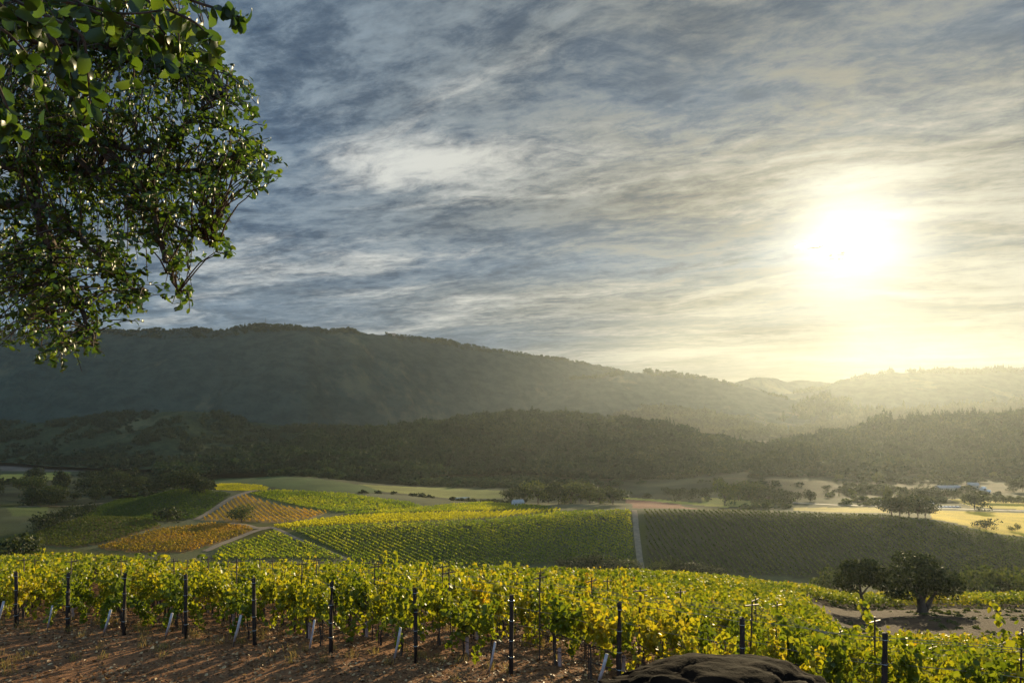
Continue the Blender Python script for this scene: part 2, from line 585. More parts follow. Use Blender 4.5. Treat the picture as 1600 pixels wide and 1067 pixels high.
FARCOL = {   # (depth, photo row) as seen
    -700: [(320, 880), (500, 800), (700, 770), (900, 750), (1100, 733)],
    0:    [(320, 890), (420, 838), (500, 806), (700, 772), (900, 752), (1100, 734)],
    150:  [(320, 895), (380, 858), (450, 810), (500, 815), (700, 774), (900, 755), (1100, 735)],
    300:  [(320, 905), (370, 866), (400, 845), (450, 821), (500, 800), (570, 765), (660, 778), (800, 762), (950, 752), (1100, 738)],
    450:  [(320, 910), (370, 872), (400, 850), (430, 827), (480, 809), (530, 790), (600, 766), (680, 774), (760, 754), (850, 744), (1100, 740)],
    600:  [(320, 915), (372, 882), (405, 850), (440, 820), (490, 803), (520, 795), (570, 779), (600, 773), (690, 772), (800, 760), (950, 752), (1100, 742)],
    750:  [(320, 920), (372, 887), (405, 850), (445, 816), (500, 798), (560, 785), (650, 786), (750, 776), (900, 758), (1100, 744)],
    900:  [(320, 920), (370, 890), (405, 848), (450, 805), (480, 796), (520, 788), (545, 786), (650, 790), (800, 770), (1000, 745), (1100, 741)],
    1000: [(320, 922), (365, 892), (405, 848), (455, 797), (480, 793), (520, 787), (650, 785), (800, 765), (1000, 742), (1100, 740)],
    1150: [(315, 925), (360, 901), (400, 850), (455, 797), (480, 797), (600, 795), (720, 770), (900, 742), (1100, 728)],
    1300: [(315, 932), (358, 906), (400, 848), (448, 803), (475, 803), (560, 797), (620, 787), (720, 770), (860, 750), (1100, 726)],
    1450: [(315, 936), (356, 910), (395, 860), (440, 812), (470, 810), (540, 798), (600, 787), (720, 770), (860, 750), (1100, 726)],
    1600: [(315, 940), (356, 915), (390, 872), (425, 841), (500, 812), (560, 798), (620, 786), (720, 770), (860, 750), (1100, 726)],
    2400: [(315, 930), (400, 880), (500, 815), (560, 800), (620, 788), (720, 770), (860, 750), (1100, 726)],
}
LY = np.linspace(math.log(8), math.log(9000), 900)
PXG = np.linspace(-700, 2400, 311)


def table():
    cols = []
    pn = sorted(NEARCOL); pf = sorted(FARCOL)
    nearT = []
    for p in pn:
        k = NEARCOL[p]
        nearT.append((np.array([math.log(a) for a, b in k]), np.array([b for a, b in k])))
    farT = []
    for p in pf:
        k = FARCOL[p]
        farT.append((np.array([math.log(a) for a, b in k] + [math.log(2000), math.log(9000)]),
                     np.array([-(b - HOR) / F * a for a, b in k] + [-122.0, -135.0])))
    lim = math.log(285)
    N = np.stack([pchip(np.append(a, math.log(300)), np.append(b, -88.0), LY) for a, b in nearT])
    Fr = np.stack([pchip(np.concatenate([[math.log(285)], a]), np.concatenate([[b[0] + 1.0], b]), LY) for a, b in farT])
    def across(T, ps):
        T2 = np.empty((len(PXG), T.shape[1]))
        for j in range(T.shape[1]):
            T2[:, j] = pchip(np.array(ps, float), T[:, j], PXG)
        return T2
    N = across(N, pn); Fr = across(Fr, pf)
    w = np.clip((LY - math.log(262)) / (math.log(312) - math.log(262)), 0, 1)
    w = w * w * (3 - 2 * w)
    T = N * (1 - w) + Fr * w
    # soften along both axes (less near the camera)
    for _ in range(6):
        T[1:-1] = 0.25 * T[:-2] + 0.5 * T[1:-1] + 0.25 * T[2:]
    for _ in range(5):
        T[:, 1:-1] = 0.25 * T[:, :-2] + 0.5 * T[:, 1:-1] + 0.25 * T[:, 2:]
    return T


TT = table()


def H(x, y):
    """ground height at world x, y (arrays)"""
    x = np.asarray(x, float); y = np.asarray(y, float)
    yy = np.maximum(y, 12.0)
    px = np.clip(800 + F * x / yy, PXG[0], PXG[-1])
    a = (px - PXG[0]) / (PXG[1] - PXG[0]); b = np.clip((np.log(yy) - LY[0]) / (LY[1] - LY[0]), 0, len(LY) - 1.001)
    i = np.clip(a.astype(int), 0, len(PXG) - 2); j = b.astype(int)
    fa = a - i; fb = b - j
    z = (TT[i, j] * (1 - fa) + TT[i + 1, j] * fa) * (1 - fb) + (TT[i, j + 1] * (1 - fa) + TT[i + 1, j + 1] * fa) * fb
    # bank below the camera
    k = np.clip((12.0 - y) / 12.0, 0, 2.5)
    bank = -1.75 - 0.02 * np.abs(x)
    kk = np.minimum(k, 1.0)
    z = z * (1 - kk) + bank * kk
    # large soft undulation far away, little clods close by
    z = z + 0.10 * fbm(x / 3.1, y / 3.1, 5, 3) * (y < 60) + np.where(y > 60, 0.25, 0.05) * fbm(x / 17, y / 17, 9, 3)
    return z + CZ


def hit(px, py, dmin=330.0, dmax=1400.0):
    """first ground point along a photo sight line beyond dmin"""
    d = np.exp(np.linspace(math.log(dmin), math.log(dmax), 1500))
    z = H((px - 800) / F * d, d)
    ray = CZ - (py - HOR) / F * d
    below = ray <= z
    if below.any():
        i = int(np.argmax(below))
        dd = d[i]
    else:
        i = int(np.argmin(ray - z)); dd = d[i]
    x = (px - 800) / F * dd
    return np.array([x, dd, float(H(x, dd))])


def hits(pts, dmin=330.0):
    return [hit(a, b, dmin) for a, b in pts]


# --- fields of the mid distance, outlined on the ground
FIELD = dict(
    green=[(447, 829), (560, 822), (700, 817), (800, 810), (880, 801), (986, 799), (990, 880), (900, 876), (820, 884), (700, 884), (552, 876), (520, 862)],
    brown=[(1006, 799), (1150, 799), (1300, 805), (1380, 807), (1450, 815), (1530, 832), (1600, 842), (1760, 860), (1760, 900), (1600, 896), (1500, 895), (1380, 892), (1250, 903), (1150, 897), (1014, 888)],
    yellow=[(425, 823), (500, 812), (560, 806), (700, 802), (870, 796), (880, 799), (800, 807), (700, 814), (560, 819), (447, 826)],
    upper=[(388, 772), (430, 767), (540, 772), (640, 786), (660, 793), (520, 801), (470, 793)],
    upper_right=[(668, 793), (760, 786), (800, 789), (870, 794), (700, 800), (560, 804), (530, 803)],
    hatch=[(312, 813), (366, 779), (384, 774), (400, 780), (462, 795), (512, 801), (480, 812), (440, 817)],
    rust=[(150, 857), (262, 826), (330, 819), (384, 823), (396, 829), (330, 851), (290, 863), (200, 862)],
    dark_rust=[(38, 850), (60, 832), (120, 813), (200, 809), (252, 823), (180, 845), (120, 856)],
    triangle=[(430, 831), (500, 857), (540, 874), (330, 876), (345, 856)],
    left_hill=[(118, 806), (215, 771), (300, 766), (362, 773), (304, 811), (240, 815)],
    crest=[(322, 762), (345, 757), (420, 762), (382, 768)],
)
FIELD_W = {k: [(p[0], p[1]) for p in hits(v)] for k, v in FIELD.items()}


def build_ground():
    ya = np.concatenate([np.arange(-14, 40, 0.16), np.exp(np.linspace(math.log(40), math.log(3560), 440))])
    u0 = np.linspace(-0.78, 0.78, 470)
    ue = 0.78 + np.linspace(0, 1, 46)[1:] ** 2.0 * 1.3
    ua = np.concatenate([-ue[::-1], u0, ue])
    Yg, Ug = np.meshgrid(ya, ua, indexing='ij')
    Xg = Ug * (Yg + 30.0)
    Zg = H(Xg, Yg)
    ny, nu = Yg.shape
    V = np.stack([Xg, Yg, Zg], 2).reshape(-1, 3)
    idx = np.arange(ny * nu).reshape(ny, nu)
    Fq = np.stack([idx[:-1, :-1], idx[:-1, 1:], idx[1:, 1:], idx[1:, :-1]], 2).reshape(-1, 4)
    me = mesh_np('ground', V, Fq, True)
    X = V[:, 0]; Y = V[:, 1]
    col = np.empty((len(V), 4)); col[:, 3] = 1
    soil = np.array((0.165, 0.080, 0.036)); grass = np.array((0.065, 0.065, 0.022)); olive = np.array((0.042, 0.044, 0.018))
    n = fbm(X / 60, Y / 60, 3, 4)[:, None]
    col[:, :3] = soil
    col[Y > 75, :3] = (0.052, 0.031, 0.018)
    far = np.clip((Y - 160) / 30, 0, 1)[:, None]
    col[:, :3] = col[:, :3] * (1 - far) + (grass + n * 0.05) * far
    v = np.clip((Y - 560) / 80, 0, 1)[:, None]
    col[:, :3] = col[:, :3] * (1 - v) + (olive * (1 + n * 0.9)) * v
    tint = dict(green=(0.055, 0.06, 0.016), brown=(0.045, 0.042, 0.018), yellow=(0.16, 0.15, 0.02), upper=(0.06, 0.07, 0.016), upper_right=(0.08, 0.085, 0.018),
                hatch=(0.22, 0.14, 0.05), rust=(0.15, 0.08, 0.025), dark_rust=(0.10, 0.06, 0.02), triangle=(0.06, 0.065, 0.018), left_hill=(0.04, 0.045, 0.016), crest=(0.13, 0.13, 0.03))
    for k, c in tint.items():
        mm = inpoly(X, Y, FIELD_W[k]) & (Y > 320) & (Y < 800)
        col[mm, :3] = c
    # meadows and plots of the valley floor: photo outline, colour, nearest depth
    plots = [
        ([(1455, 797), (1600, 801), (1760, 806), (1760, 850), (1600, 838), (1532, 828), (1455, 811)], (0.50, 0.34, 0.03), 430),
        ([(1240, 793), (1385, 793), (1390, 801), (1300, 800), (1240, 797)], (0.40, 0.30, 0.08), 470),
        ([(1480, 779), (1600, 783), (1760, 786), (1760, 795), (1600, 796), (1520, 792)], (0.42, 0.31, 0.04), 520),
        ([(1095, 777), (1180, 782), (1210, 790), (1100, 790)], (0.24, 0.22, 0.05), 520),
        ([(975, 778), (1060, 785), (1095, 795), (990, 794)], (0.20, 0.085, 0.05), 460),
        ([(960, 776), (1060, 783), (1140, 790), (1140, 793), (1060, 787), (960, 779)], (0.30, 0.27, 0.05), 460),
        ([(0, 741), (110, 737), (108, 746), (60, 752), (0, 754)], (0.15, 0.16, 0.035), 700),
        ([(320, 741), (450, 744), (560, 757), (640, 766), (560, 772), (440, 764), (330, 757)], (0.055, 0.075, 0.022), 680),
        ([(560, 756), (700, 761), (790, 767), (790, 778), (700, 778), (600, 768)], (0.14, 0.14, 0.034), 680),
        ([(0, 714), (270, 712), (290, 730), (120, 736), (0, 736)], (0.14, 0.105, 0.075), 800),
        ([(10, 793), (75, 791), (75, 808), (20, 806)], (0.10, 0.11, 0.03), 430),
        ([(1100, 747), (1420, 752), (1600, 756), (1600, 768), (1420, 780), (1250, 777), (1150, 768)], (0.060, 0.050, 0.022), 640),
    ]
    for poly, c, dm in plots:
        w = [(p[0], p[1]) for p in hits(poly, dm)]
        mm = inpoly(X, Y, w) & (Y > dm)
        col[mm, :3] = np.array(c)
    ca = me.color_attributes.new('tint', 'FLOAT_COLOR', 'POINT')
    ca.data.foreach_set('color', col.astype(np.float32).ravel())
    return struct('ground', me, ground_material(), 'brown soil and dry meadow ground of the slope and valley')


build_ground()


def ribbon(name, pts, width, dmin, lift=0.15, material=None, label=None, world=False):
    w = np.array(pts if world else hits(pts, dmin))[:, :2]
    # resample
    seg = np.linalg.norm(np.diff(w, axis=0), axis=1); s = np.concatenate([[0], np.cumsum(seg)])
    n = max(8, int(s[-1] / 1.5))
    q = np.linspace(0, s[-1], n)
    c = np.stack([pchip(s, w[:, 0], q), pchip(s, w[:, 1], q)], 1)
    tdir = np.gradient(c, axis=0); tdir /= np.linalg.norm(tdir, axis=1, keepdims=True)
    nrm = np.stack([-tdir[:, 1], tdir[:, 0]], 1)
    wd = width * (1 + 0.25 * vnoise(q / 6, q * 0 + 3.3, 4))[:, None]
    rows = []
    for k in (-.5, -.17, .17, .5):
        pxy = c + nrm * wd * k
        rows.append(np.column_stack([pxy, H(pxy[:, 0], pxy[:, 1]) + (lift if abs(k) < .4 else lift * 0.6)]))
    V = np.stack(rows, 1).reshape(-1, 3)
    idx = np.arange(n * 4).reshape(n, 4)
    Fq = np.stack([idx[:-1, :-1], idx[:-1, 1:], idx[1:, 1:], idx[1:, :-1]], 2).reshape(-1, 4)
    return struct(name, mesh_np(name, V, Fq, True), material or M_track, label)


ribbon('dirt_track', [(306, 812), (335, 795), (362, 778), (384, 770), (410, 766)], 5.0, 380, 0.3, label='pale dirt track over the left vineyard hill')
ribbon('dirt_track', [(320, 862), (345, 850), (395, 831), (424, 824)], 4.5, 345, 0.3, label='pale dirt track between rust and green vines')
ribbon('dirt_track', [(360, 817), (384, 821), (404, 825), (424, 824)], 6.0, 380, 0.3, label='pale turning place where the tracks meet')
ribbon('dirt_track', [(424, 824), (455, 838), (500, 856), (548, 876)], 3.5, 345, 0.3, label='narrow track beside the green vines')
ribbon('dirt_track', [(991, 797), (994, 825), (998, 860), (1002, 889)], 3.6, 345, 0.3, label='straight pale track between green and brown vines')
ribbon('road', [(1180, 782), (1245, 786), (1385, 791), (1460, 794), (1530, 796), (1600, 798), (1700, 800)], 5.0, 500, 0.3, plain('road_dust', (0.40, 0.36, 0.28), (0.30, 0.27, 0.21), 0.3, 0.8), label='pale valley road across the meadows')
ribbon('dirt_track', [(20, 792), (60, 791), (120, 790), (160, 786)], 4.0, 430, 0.3, label='pale farm track in the left valley')


# ------------------------------------------------------------------ hills
class Hill:
    def __init__(s, name, ridge, dr, df, footz, nt=46, npx=260, amp=0.10, gully=18.0, seed=1, bump=0.0, back=1.12, label=None, ramp=1.2):
        s.p = np.array([a for a, b in ridge], float); s.py = np.array([b for a, b in ridge], float)
        s.dr = dr; s.df = df; s.fz = footz; s.amp = amp; s.gully = gully; s.seed = seed; s.bump = bump; s.back = back; s.rampe = ramp
        s.name = name; s.label = label; s.nt = nt; s.npx = npx

    def dridge(s, px):
        if s.name == 'mountain':
            return np.interp(px, [480, 900], [1900.0, 2750.0]) * (1 + 0.04 * vnoise(px / 140.0, px * 0 + s.seed, s.seed))
        return s.dr * (1 + 0.10 * vnoise(px / 140.0, px * 0 + s.seed, s.seed))

    def dfoot(s, px):
        if s.name == 'mountain':
            return np.interp(px, [480, 900], [1480.0, 2250.0])
        return s.df * (1 + 0.12 * vnoise(px / 90.0, px * 0 + s.seed + 5, s.seed + 9))

    def surf(s, px, t):
        """t 0 foot .. 1 ridge .. 2 back foot -> world points"""
        px = np.asarray(px, float); t = np.asarray(t, float)
        dr = s.dridge(px); df = s.dfoot(px)
        py = pchip(s.p, s.py, px)
        zr = -(py - HOR) / F * dr
        edge = np.clip(np.minimum(px - s.p[0], s.p[-1] - px) / 60.0, 0, 1)
        tf = np.minimum(t, 1.0); tb = np.clip(t - 1, 0, 1)
        d = np.where(t <= 1, df + (dr - df) * tf, dr + dr * (s.back - 1) * tb)
        prof = tf ** s.rampe
        prof = prof * (1.25 - 0.25 * prof)
        hgt = (zr - s.fz)
        z = s.fz + hgt * np.where(t <= 1, prof, 1 - tb ** 1.5)
        x = (px - 800) / F * d
        gl = fbm(x / (s.gully * 12), d / (s.gully * 20), s.seed, 5)
        z = z + s.amp * hgt * gl * 4 * tf * (1 - tf) * 1.2
        if s.bump:
            z = z + s.bump * np.abs(fbm(x / (s.gully * .7), d / (s.gully * .7), s.seed + 3, 4)) * np.minimum(1, 4 * tf)
        return np.stack([x, d, z + CZ], -1)

    def build(s, material):
        px = np.linspace(s.p[0], s.p[-1], s.npx)
        t = np.concatenate([np.linspace(0, 1, s.nt), np.linspace(1, 2, 10)[1:]])
        Tg, Pg = np.meshgrid(t, px, indexing='ij')
        V = s.surf(Pg, Tg).reshape(-1, 3)
        idx = np.arange(Tg.size).reshape(Tg.shape)
        Fq = np.stack([idx[:-1, :-1], idx[:-1, 1:], idx[1:, 1:], idx[1:, :-1]], 2).reshape(-1, 4)
        return struct(s.name, mesh_np(s.name, V, Fq, True), material, s.label)


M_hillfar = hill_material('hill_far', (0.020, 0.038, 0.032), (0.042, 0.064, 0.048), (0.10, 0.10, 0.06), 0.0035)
M_hillmid = hill_material('hill_mid', (0.016, 0.024, 0.011), (0.038, 0.046, 0.018), (0.075, 0.070, 0.030), 0.007)

mountain = Hill('mountain', [(-700, 560), (-300, 545), (-100, 530), (0, 522), (100, 520), (150, 519), (250, 516), (300, 516), (340, 517), (370, 512), (415, 510), (470, 511), (520, 517), (545, 516), (575, 522), (650, 527), (690, 533), (760, 545), (840, 556), (900, 566), (960, 576), (1000, 587), (1060, 606), (1130, 628), (1200, 648)], 2950, 2000, -112, 90, 700, 0.30, 16, 3, 7, label='long dark wooded mountain')
ridge_mid = Hill('hill', [(700, 645), (780, 622), (850, 600), (920, 590), (1000, 583), (1035, 583), (1070, 586), (1110, 592), (1160, 604), (1200, 614), (1250, 628), (1330, 645)], 2600, 2000, -105, 50, 320, 0.24, 14, 8, 7, label='hazy ridge right of the mountain')
peak_far = Hill('hill', [(1090, 625), (1163, 594), (1187, 590), (1208, 591), (1229, 597), (1270, 600), (1310, 610), (1400, 625)], 3150, 2800, -100, 30, 160, 0.1, 30, 12, 8, label='small pale hill in the gap')
peak_tiny = Hill('hill', [(1180, 618), (1232, 597), (1250, 594), (1270, 596), (1284, 597), (1330, 605), (1420, 625)], 3380, 3150, -100, 20, 90, 0.1, 30, 14, 6, back=1.03, label='farthest faint hill in the gap')
ridge_right = Hill('hill', [(1150, 632), (1200, 620), (1242, 614), (1291, 606), (1311, 595), (1359, 589), (1394, 582), (1411, 583), (1462, 580), (1500, 580), (1565, 578), (1600, 577), (1800, 560), (2300, 560)], 3000, 2300, -105, 46, 320, 0.22, 18, 17, 9, label='pale hazy ridge below the sun')
mound_a = Hill('hill', [(1030, 655), (1084, 636), (1136, 632), (1205, 630), (1235, 637), (1270, 652)], 2700, 2250, -100, 30, 130, 0.1, 20, 21, 7, label='low hazy mound')
mound_b = Hill('hill', [(1200, 655), (1242, 638), (1270, 624), (1295, 623), (1311, 626), (1342, 637), (1400, 655)], 2450, 2100, -100, 30, 130, 0.1, 20, 23, 7, label='rounded hazy knoll with trees')
back_right = Hill('hill', [(1230, 672), (1297, 660), (1345, 649), (1376, 645), (1445, 641), (1531, 638), (1600, 634), (1800, 630), (2300, 630)], 2250, 1750, -106, 34, 260, 0.12, 16, 27, 5, label='tree topped ridge at the right')
mid_left = Hill('hill', [(880, 668), (940, 655), (975, 646), (1010, 640), (1050, 640), (1084, 644), (1136, 654), (1187, 659), (1235, 673), (1280, 690)], 2200, 1750, -106, 30, 180, 0.12, 16, 31, 5, label='wooded hill behind the forest')
foothill = Hill('hill', [(-700, 660), (-300, 655), (0, 662), (80, 660), (160, 652), (230, 646), (290, 643), (330, 646), (390, 659), (450, 666), (560, 670), (640, 674), (760, 694), (820, 708)], 1430, 1120, -112, 50, 420, 0.34, 9, 37, 5, label='low wooded foothills at the left')
forest_hill = Hill('hill', [(230, 728), (300, 714), (380, 700), (450, 689), (560, 678), (640, 669), (700, 662), (760, 656), (830, 652), (900, 651), (960, 656), (1010, 665), (1060, 676), (1110, 688), (1160, 700), (1220, 708), (1280, 716), (1350, 728)], 1330, 940, -111, 60, 380, 0.14, 14, 41, 0, label='dark forested hill across the valley')
right_hill = Hill('hill', [(1170, 715), (1263, 690), (1325, 681), (1359, 671), (1411, 667), (1480, 660), (1548, 653), (1600, 646), (1800, 640), (2300, 640)], 1330, 930, -105, 50, 300, 0.16, 14, 43, 0, label='dark wooded hill at the right')
for h in (mountain, ridge_mid, peak_far, peak_tiny, ridge_right, mound_a, mound_b):
    h.build(M_hillfar)
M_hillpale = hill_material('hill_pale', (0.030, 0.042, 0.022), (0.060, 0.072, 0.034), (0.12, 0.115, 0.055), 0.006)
for h in (back_right, mid_left, foothill):
    h.build(M_hillpale)
for h in (forest_hill, right_hill):
    h.build(M_hillmid)


# ------------------------------------------------------------------ trees
def ico(sub=1):
    import bmesh
    bm = bmesh.new()
    bmesh.ops.create_icosphere(bm, subdivisions=sub, radius=1.0)
    v = np.array([q.co[:] for q in bm.verts]); f = np.array([[q.index for q in p.verts] for p in bm.faces])
    bm.free()
    return v, f


def crown_arrays(lobes, n, size, g, shell=0.55, flat=0.75):
    """leaf clump quads spread through a crown made of ellipsoid lobes"""
    c = np.array([l[0] for l in lobes], float); r = np.array([l[1] for l in lobes], float)
    vol = np.prod(r, axis=1) ** 0.75
    k = g.choice(len(lobes), n, p=vol / vol.sum())
    dv = g.normal(size=(n, 3)); dv /= np.linalg.norm(dv, axis=1, keepdims=True)
    rad = shell + (1.08 - shell) * g.random(n) ** 0.6
    pos = c[k] + dv * r[k] * rad[:, None]
    z = dv + g.normal(size=(n, 3)) * flat
    R = frames(z, g.normal(size=(n, 3)))
    sz = size * (0.55 + 0.9 * g.random(n))
    return stamp(VLEAF_V, VLEAF_F, pos, R, np.stack([sz, sz * .8, sz], 1))


def tree_lobes(h, w, g, n=9, base=0.32):
    L = [((0, 0, h * 0.62), (w * 0.30, w * 0.30, h * 0.28))]
    for i in range(n):
        a = 2 * math.pi * (i + g.random() * .7) / n
        q = w * (0.20 + 0.16 * g.random())
        zz = h * (base + 0.14 + (0.86 - base - 0.14) * g.random())
        k = 0.22 + 0.12 * g.random()
        L.append(((q * math.cos(a), q * math.sin(a), zz), (w * k, w * k, h * k * 0.72)))
    return L


def trunk_mesh(h, w, g, name, lobes=None, r0=None, lean=0.0, fork=0.34, sides=8):
    b = MB()
    r0 = r0 or h * 0.035
    top = Vector((lean * h * fork, 0, h * fork))
    b.tube([(0, 0, -0.4), (lean * h * .1, 0.02 * h, h * .12), (lean * h * .22, -.01 * h, h * fork * .7), top], [r0 * 1.5, r0 * 1.05, r0 * .9, r0 * .8], sides)
    for (c, r) in (lobes or [])[:9]:
        c = Vector(c)
        m = top.lerp(c, 0.5) + Vector((0, 0, -0.03 * h))
        b.tube([top - Vector((0, 0, .04 * h)), m, c], [r0 * .55, r0 * .36, r0 * .12], 5)
    return b.mesh(name, True)


def tree_kind(name, h, w, nleaf, size, seed, base=0.32, lobes=9, lean=0.0):
    g = np.random.default_rng(seed)
    L = tree_lobes(h, w, g, lobes, base)
    if lean:
        L = [((c[0] + lean * c[2] * .5, c[1], c[2]), r) for c, r in L]
    V, Fq = crown_arrays(L, nleaf, size, g)
    return mesh_np(name + '_crown', V, Fq), trunk_mesh(h, w, g, name + '_trunk', L, lean=lean)


# round broadleaf kinds of unit height 10 m
KINDS = [tree_kind('tree%d' % i, 10, w, 900, 0.75, 100 + i, base=b) for i, (w, b) in enumerate([(12.5, .02), (11, -.02), (13, .20), (9, 0.0)])]
BUSH = [tree_kind('bush%d' % i, 10, w, 700, 0.95, 200 + i, base=-.05, lobes=11) for i, w in enumerate([15, 19])]
TREEMATS = {}


def with_mat(me, m, key):
    k = (me.name, key)
    if k not in TREEMATS:
        c = me.copy(); c.materials.clear(); c.materials.append(m); TREEMATS[k] = c
    return TREEMATS[k]


def place_tree(name, label, cat, xyz, h, kind, m=M_tree, key='dark', wide=1.0, group=None, rot=None, bush=False):
    cr, tr = (BUSH if bush else KINDS)[kind % len(BUSH if bush else KINDS)]
    t = thing(name, label, cat, tuple(xyz), rnd.uniform(0, 6.28) if rot is None else rot, group)
    s = h / 10.0
    t.scale = (s * wide, s * wide, s)
    link('crown', with_mat(cr, m, key), None, t)
    link('trunk', with_mat(tr, M_bark, 'bark'), None, t)
    return t


# --- conifer clump template for the forest
def forest_templates():
    out = []
    for i in range(4):
        g = np.random.default_rng(300 + i)
        L = tree_lobes(1.0, 1.05, g, 6, 0.12)
        out.append(crown_arrays(L, 70, 0.30, g, 0.5))
    for i in range(2):
        g = np.random.default_rng(320 + i)
        n = 70
        t = g.random(n) ** 0.8
        a = g.random(n) * 6.283
        r = 0.24 * (1 - t) + 0.02
        pos = np.stack([r * np.cos(a), r * np.sin(a), 0.12 + t * 0.9], 1)
        z = np.stack([np.cos(a), np.sin(a), np.full(n, 0.6)], 1) + g.normal(size=(n, 3)) * .4
        sz = 0.22 * (1.15 - t)
        out.append(stamp(VLEAF_V, VLEAF_F, pos, frames(z, g.normal(size=(n, 3))), np.stack([sz, sz, sz], 1)))
    return out


FT = forest_templates()


def forest_arrays(pos, hgt, kinds, g, widen=1.0):
    parts = []
    for k in range(len(FT)):
        mm = kinds == k
        n = int(mm.sum())
        if not n:
            continue
        a = g.random(n) * 6.283
        R = np.zeros((n, 3, 3)); R[:, 0, 0] = np.cos(a); R[:, 0, 1] = -np.sin(a); R[:, 1, 0] = np.sin(a); R[:, 1, 1] = np.cos(a); R[:, 2, 2] = 1
        hh = hgt[mm]
        w = hh * (widen if k < 4 else .8)
        parts.append(stamp(FT[k][0], FT[k][1], pos[mm], R, np.stack([w, w, hh], 1)))
    return merge(parts)


def cover(hill, n, pxr, tr, hmin, hmax, conif, seed, name, label, m=None, dens=None):
    g = np.random.default_rng(seed)
    px = g.uniform(pxr[0], pxr[1], n); t = g.uniform(tr[0], tr[1], n)
    if dens is not None:
        pts = hill.surf(px, t)
        keep = fbm(pts[:, 0] / dens, pts[:, 1] / dens, seed, 3) > -0.12
        px = px[keep]; t = t[keep]; n = len(px)
    pos = hill.surf(px, t)
    pos[:, 2] -= 0.6
    hgt = g.uniform(hmin, hmax, n) * (1 + .9 * fbm(pos[:, 0] / 45, pos[:, 1] / 45, seed + 7, 3))
    kinds = np.where(g.random(n) < conif, g.integers(4, 6, n), g.integers(0, 4, n))
    hgt = np.where(kinds >= 4, hgt * 1.55, hgt)
    V, Fq = forest_arrays(pos, hgt, kinds, g, 1.15)
    o = link(name, mesh_np(name, V, Fq), m or M_forest)
    tag(o, label, None, None, 'stuff')
    return o


cover(forest_hill, 5200, (250, 1345), (0.0, 1.06), 9, 15, 0.10, 51, 'forest', 'dense dark forest covering the hill across the valley')
cover(right_hill, 3000, (1180, 1720), (0.0, 1.06), 9, 16, 0.45, 52, 'forest', 'dark mixed forest on the right valley hill')
cover(foothill, 3600, (-60, 800), (0.0, 1.05), 5, 9, 0.05, 53, 'forest', 'patchy woods on the left foothills', M_forestp, dens=60)
cover(mid_left, 1500, (885, 1275), (0.1, 1.05), 10, 17, 0.2, 54, 'forest', 'woods on the hill behind the dark forest', M_forestp)
cover(back_right, 1600, (1235, 1720), (0.2, 1.05), 11, 19, 0.55, 55, 'forest', 'conifer woods along the hazy right ridge', M_forestp)
cover(mountain, 1500, (-40, 1000), (0.93, 1.02), 4.5, 8, 0.05, 56, 'forest', 'line of trees along the mountain crest', dens=160)
cover(ridge_right, 700, (1240, 1700), (0.93, 1.02), 8, 14, 0.5, 57, 'forest', 'trees along the pale ridge below the sun', dens=120)
cover(mound_b, 400, (1215, 1390), (0.3, 1.04), 12, 20, 0.5, 58, 'forest', 'trees on the rounded hazy knoll')
cover(ridge_mid, 500, (820, 1230), (0.93, 1.02), 6, 11, 0.2, 59, 'forest', 'trees along the middle hazy ridge', dens=110)

# ------------------------------------------------------------------ mid distance vine rows
def vine_field(key, a, b, spacing, m, label, leaf=0.52, per=6.5, hgt=1.8, wid=0.5, dmin=340, seed=1):
    """rows of vines inside an outlined field, along the line a-b of the photo"""
    g = np.random.default_rng(seed)
    poly = np.array(FIELD_W[key])
    pa, pb = hit(*a, dmin), hit(*b, dmin)
    dv = (pb - pa)[:2]; dv /= np.linalg.norm(dv)
    nv = np.array([-dv[1], dv[0]])
    s = poly @ dv; q = poly @ nv
    pos = []; 
    for off in np.arange(q.min(), q.max(), spacing):
        L = s.max() - s.min()
        n = int(L * per)
        ss_ = s.min() + g.random(n) * L
        xy = ss_[:, None] * dv + off * nv
        keep = inpoly(xy[:, 0], xy[:, 1], [tuple(p) for p in poly])
        keep &= vnoise(ss_ / 3.0, ss_ * 0 + off, 77) > -0.36
        pos.append(xy[keep])
    xy = np.concatenate(pos); n = len(xy)
    side = g.normal(size=n) * wid * 0.3
    xy = xy + side[:, None] * nv
    up = 0.35 + (hgt - 0.35) * g.random(n) ** 0.7
    p3 = np.column_stack([xy, H(xy[:, 0], xy[:, 1]) + up])
    sz = leaf * (0.6 + 0.8 * g.random(n))
    V, Fq = stamp(QUAD_V, QUAD_F, p3, rand_rot(n, 0.2, g), np.stack([sz * 1.2, sz, sz], 1))
    o = link('vineyard', mesh_np('vineyard', V, Fq), m)
    tag(o, label, None, None, 'stuff')
    return o


vine_field('green', (475, 830), (575, 876), 3.2, M_green, 'broad green vineyard block on the facing slope', seed=61)
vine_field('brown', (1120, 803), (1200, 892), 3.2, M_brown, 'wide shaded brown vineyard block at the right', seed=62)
vine_field('yellow', (733, 813), (757, 801), 3.2, M_yellow, 'bright yellow strip of vines above the green block', per=10, wid=.8, seed=63)
vine_field('upper', (460, 770), (600, 795), 3.2, M_green, 'green vines over the crest of the left hill', seed=64)
vine_field('upper_right', (600, 797), (700, 793), 3.2, M_green, 'thin green strip of vines behind the yellow ones', seed=65)
vine_field('hatch', (405, 785), (440, 812), 3.6, M_orange, 'orange vines in clear diagonal rows', per=4.0, seed=66)
vine_field('rust', (200, 855), (380, 826), 3.2, M_orange, 'rust coloured vines in a sunny band', seed=67)
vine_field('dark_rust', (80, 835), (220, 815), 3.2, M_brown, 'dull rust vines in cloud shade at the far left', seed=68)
vine_field('triangle', (440, 836), (520, 872), 3.2, M_green, 'green triangle of vines below the tracks', seed=69)
vine_field('left_hill', (170, 790), (320, 785), 3.4, M_dkgreen, 'dark green vines on the rounded left hill', seed=70)
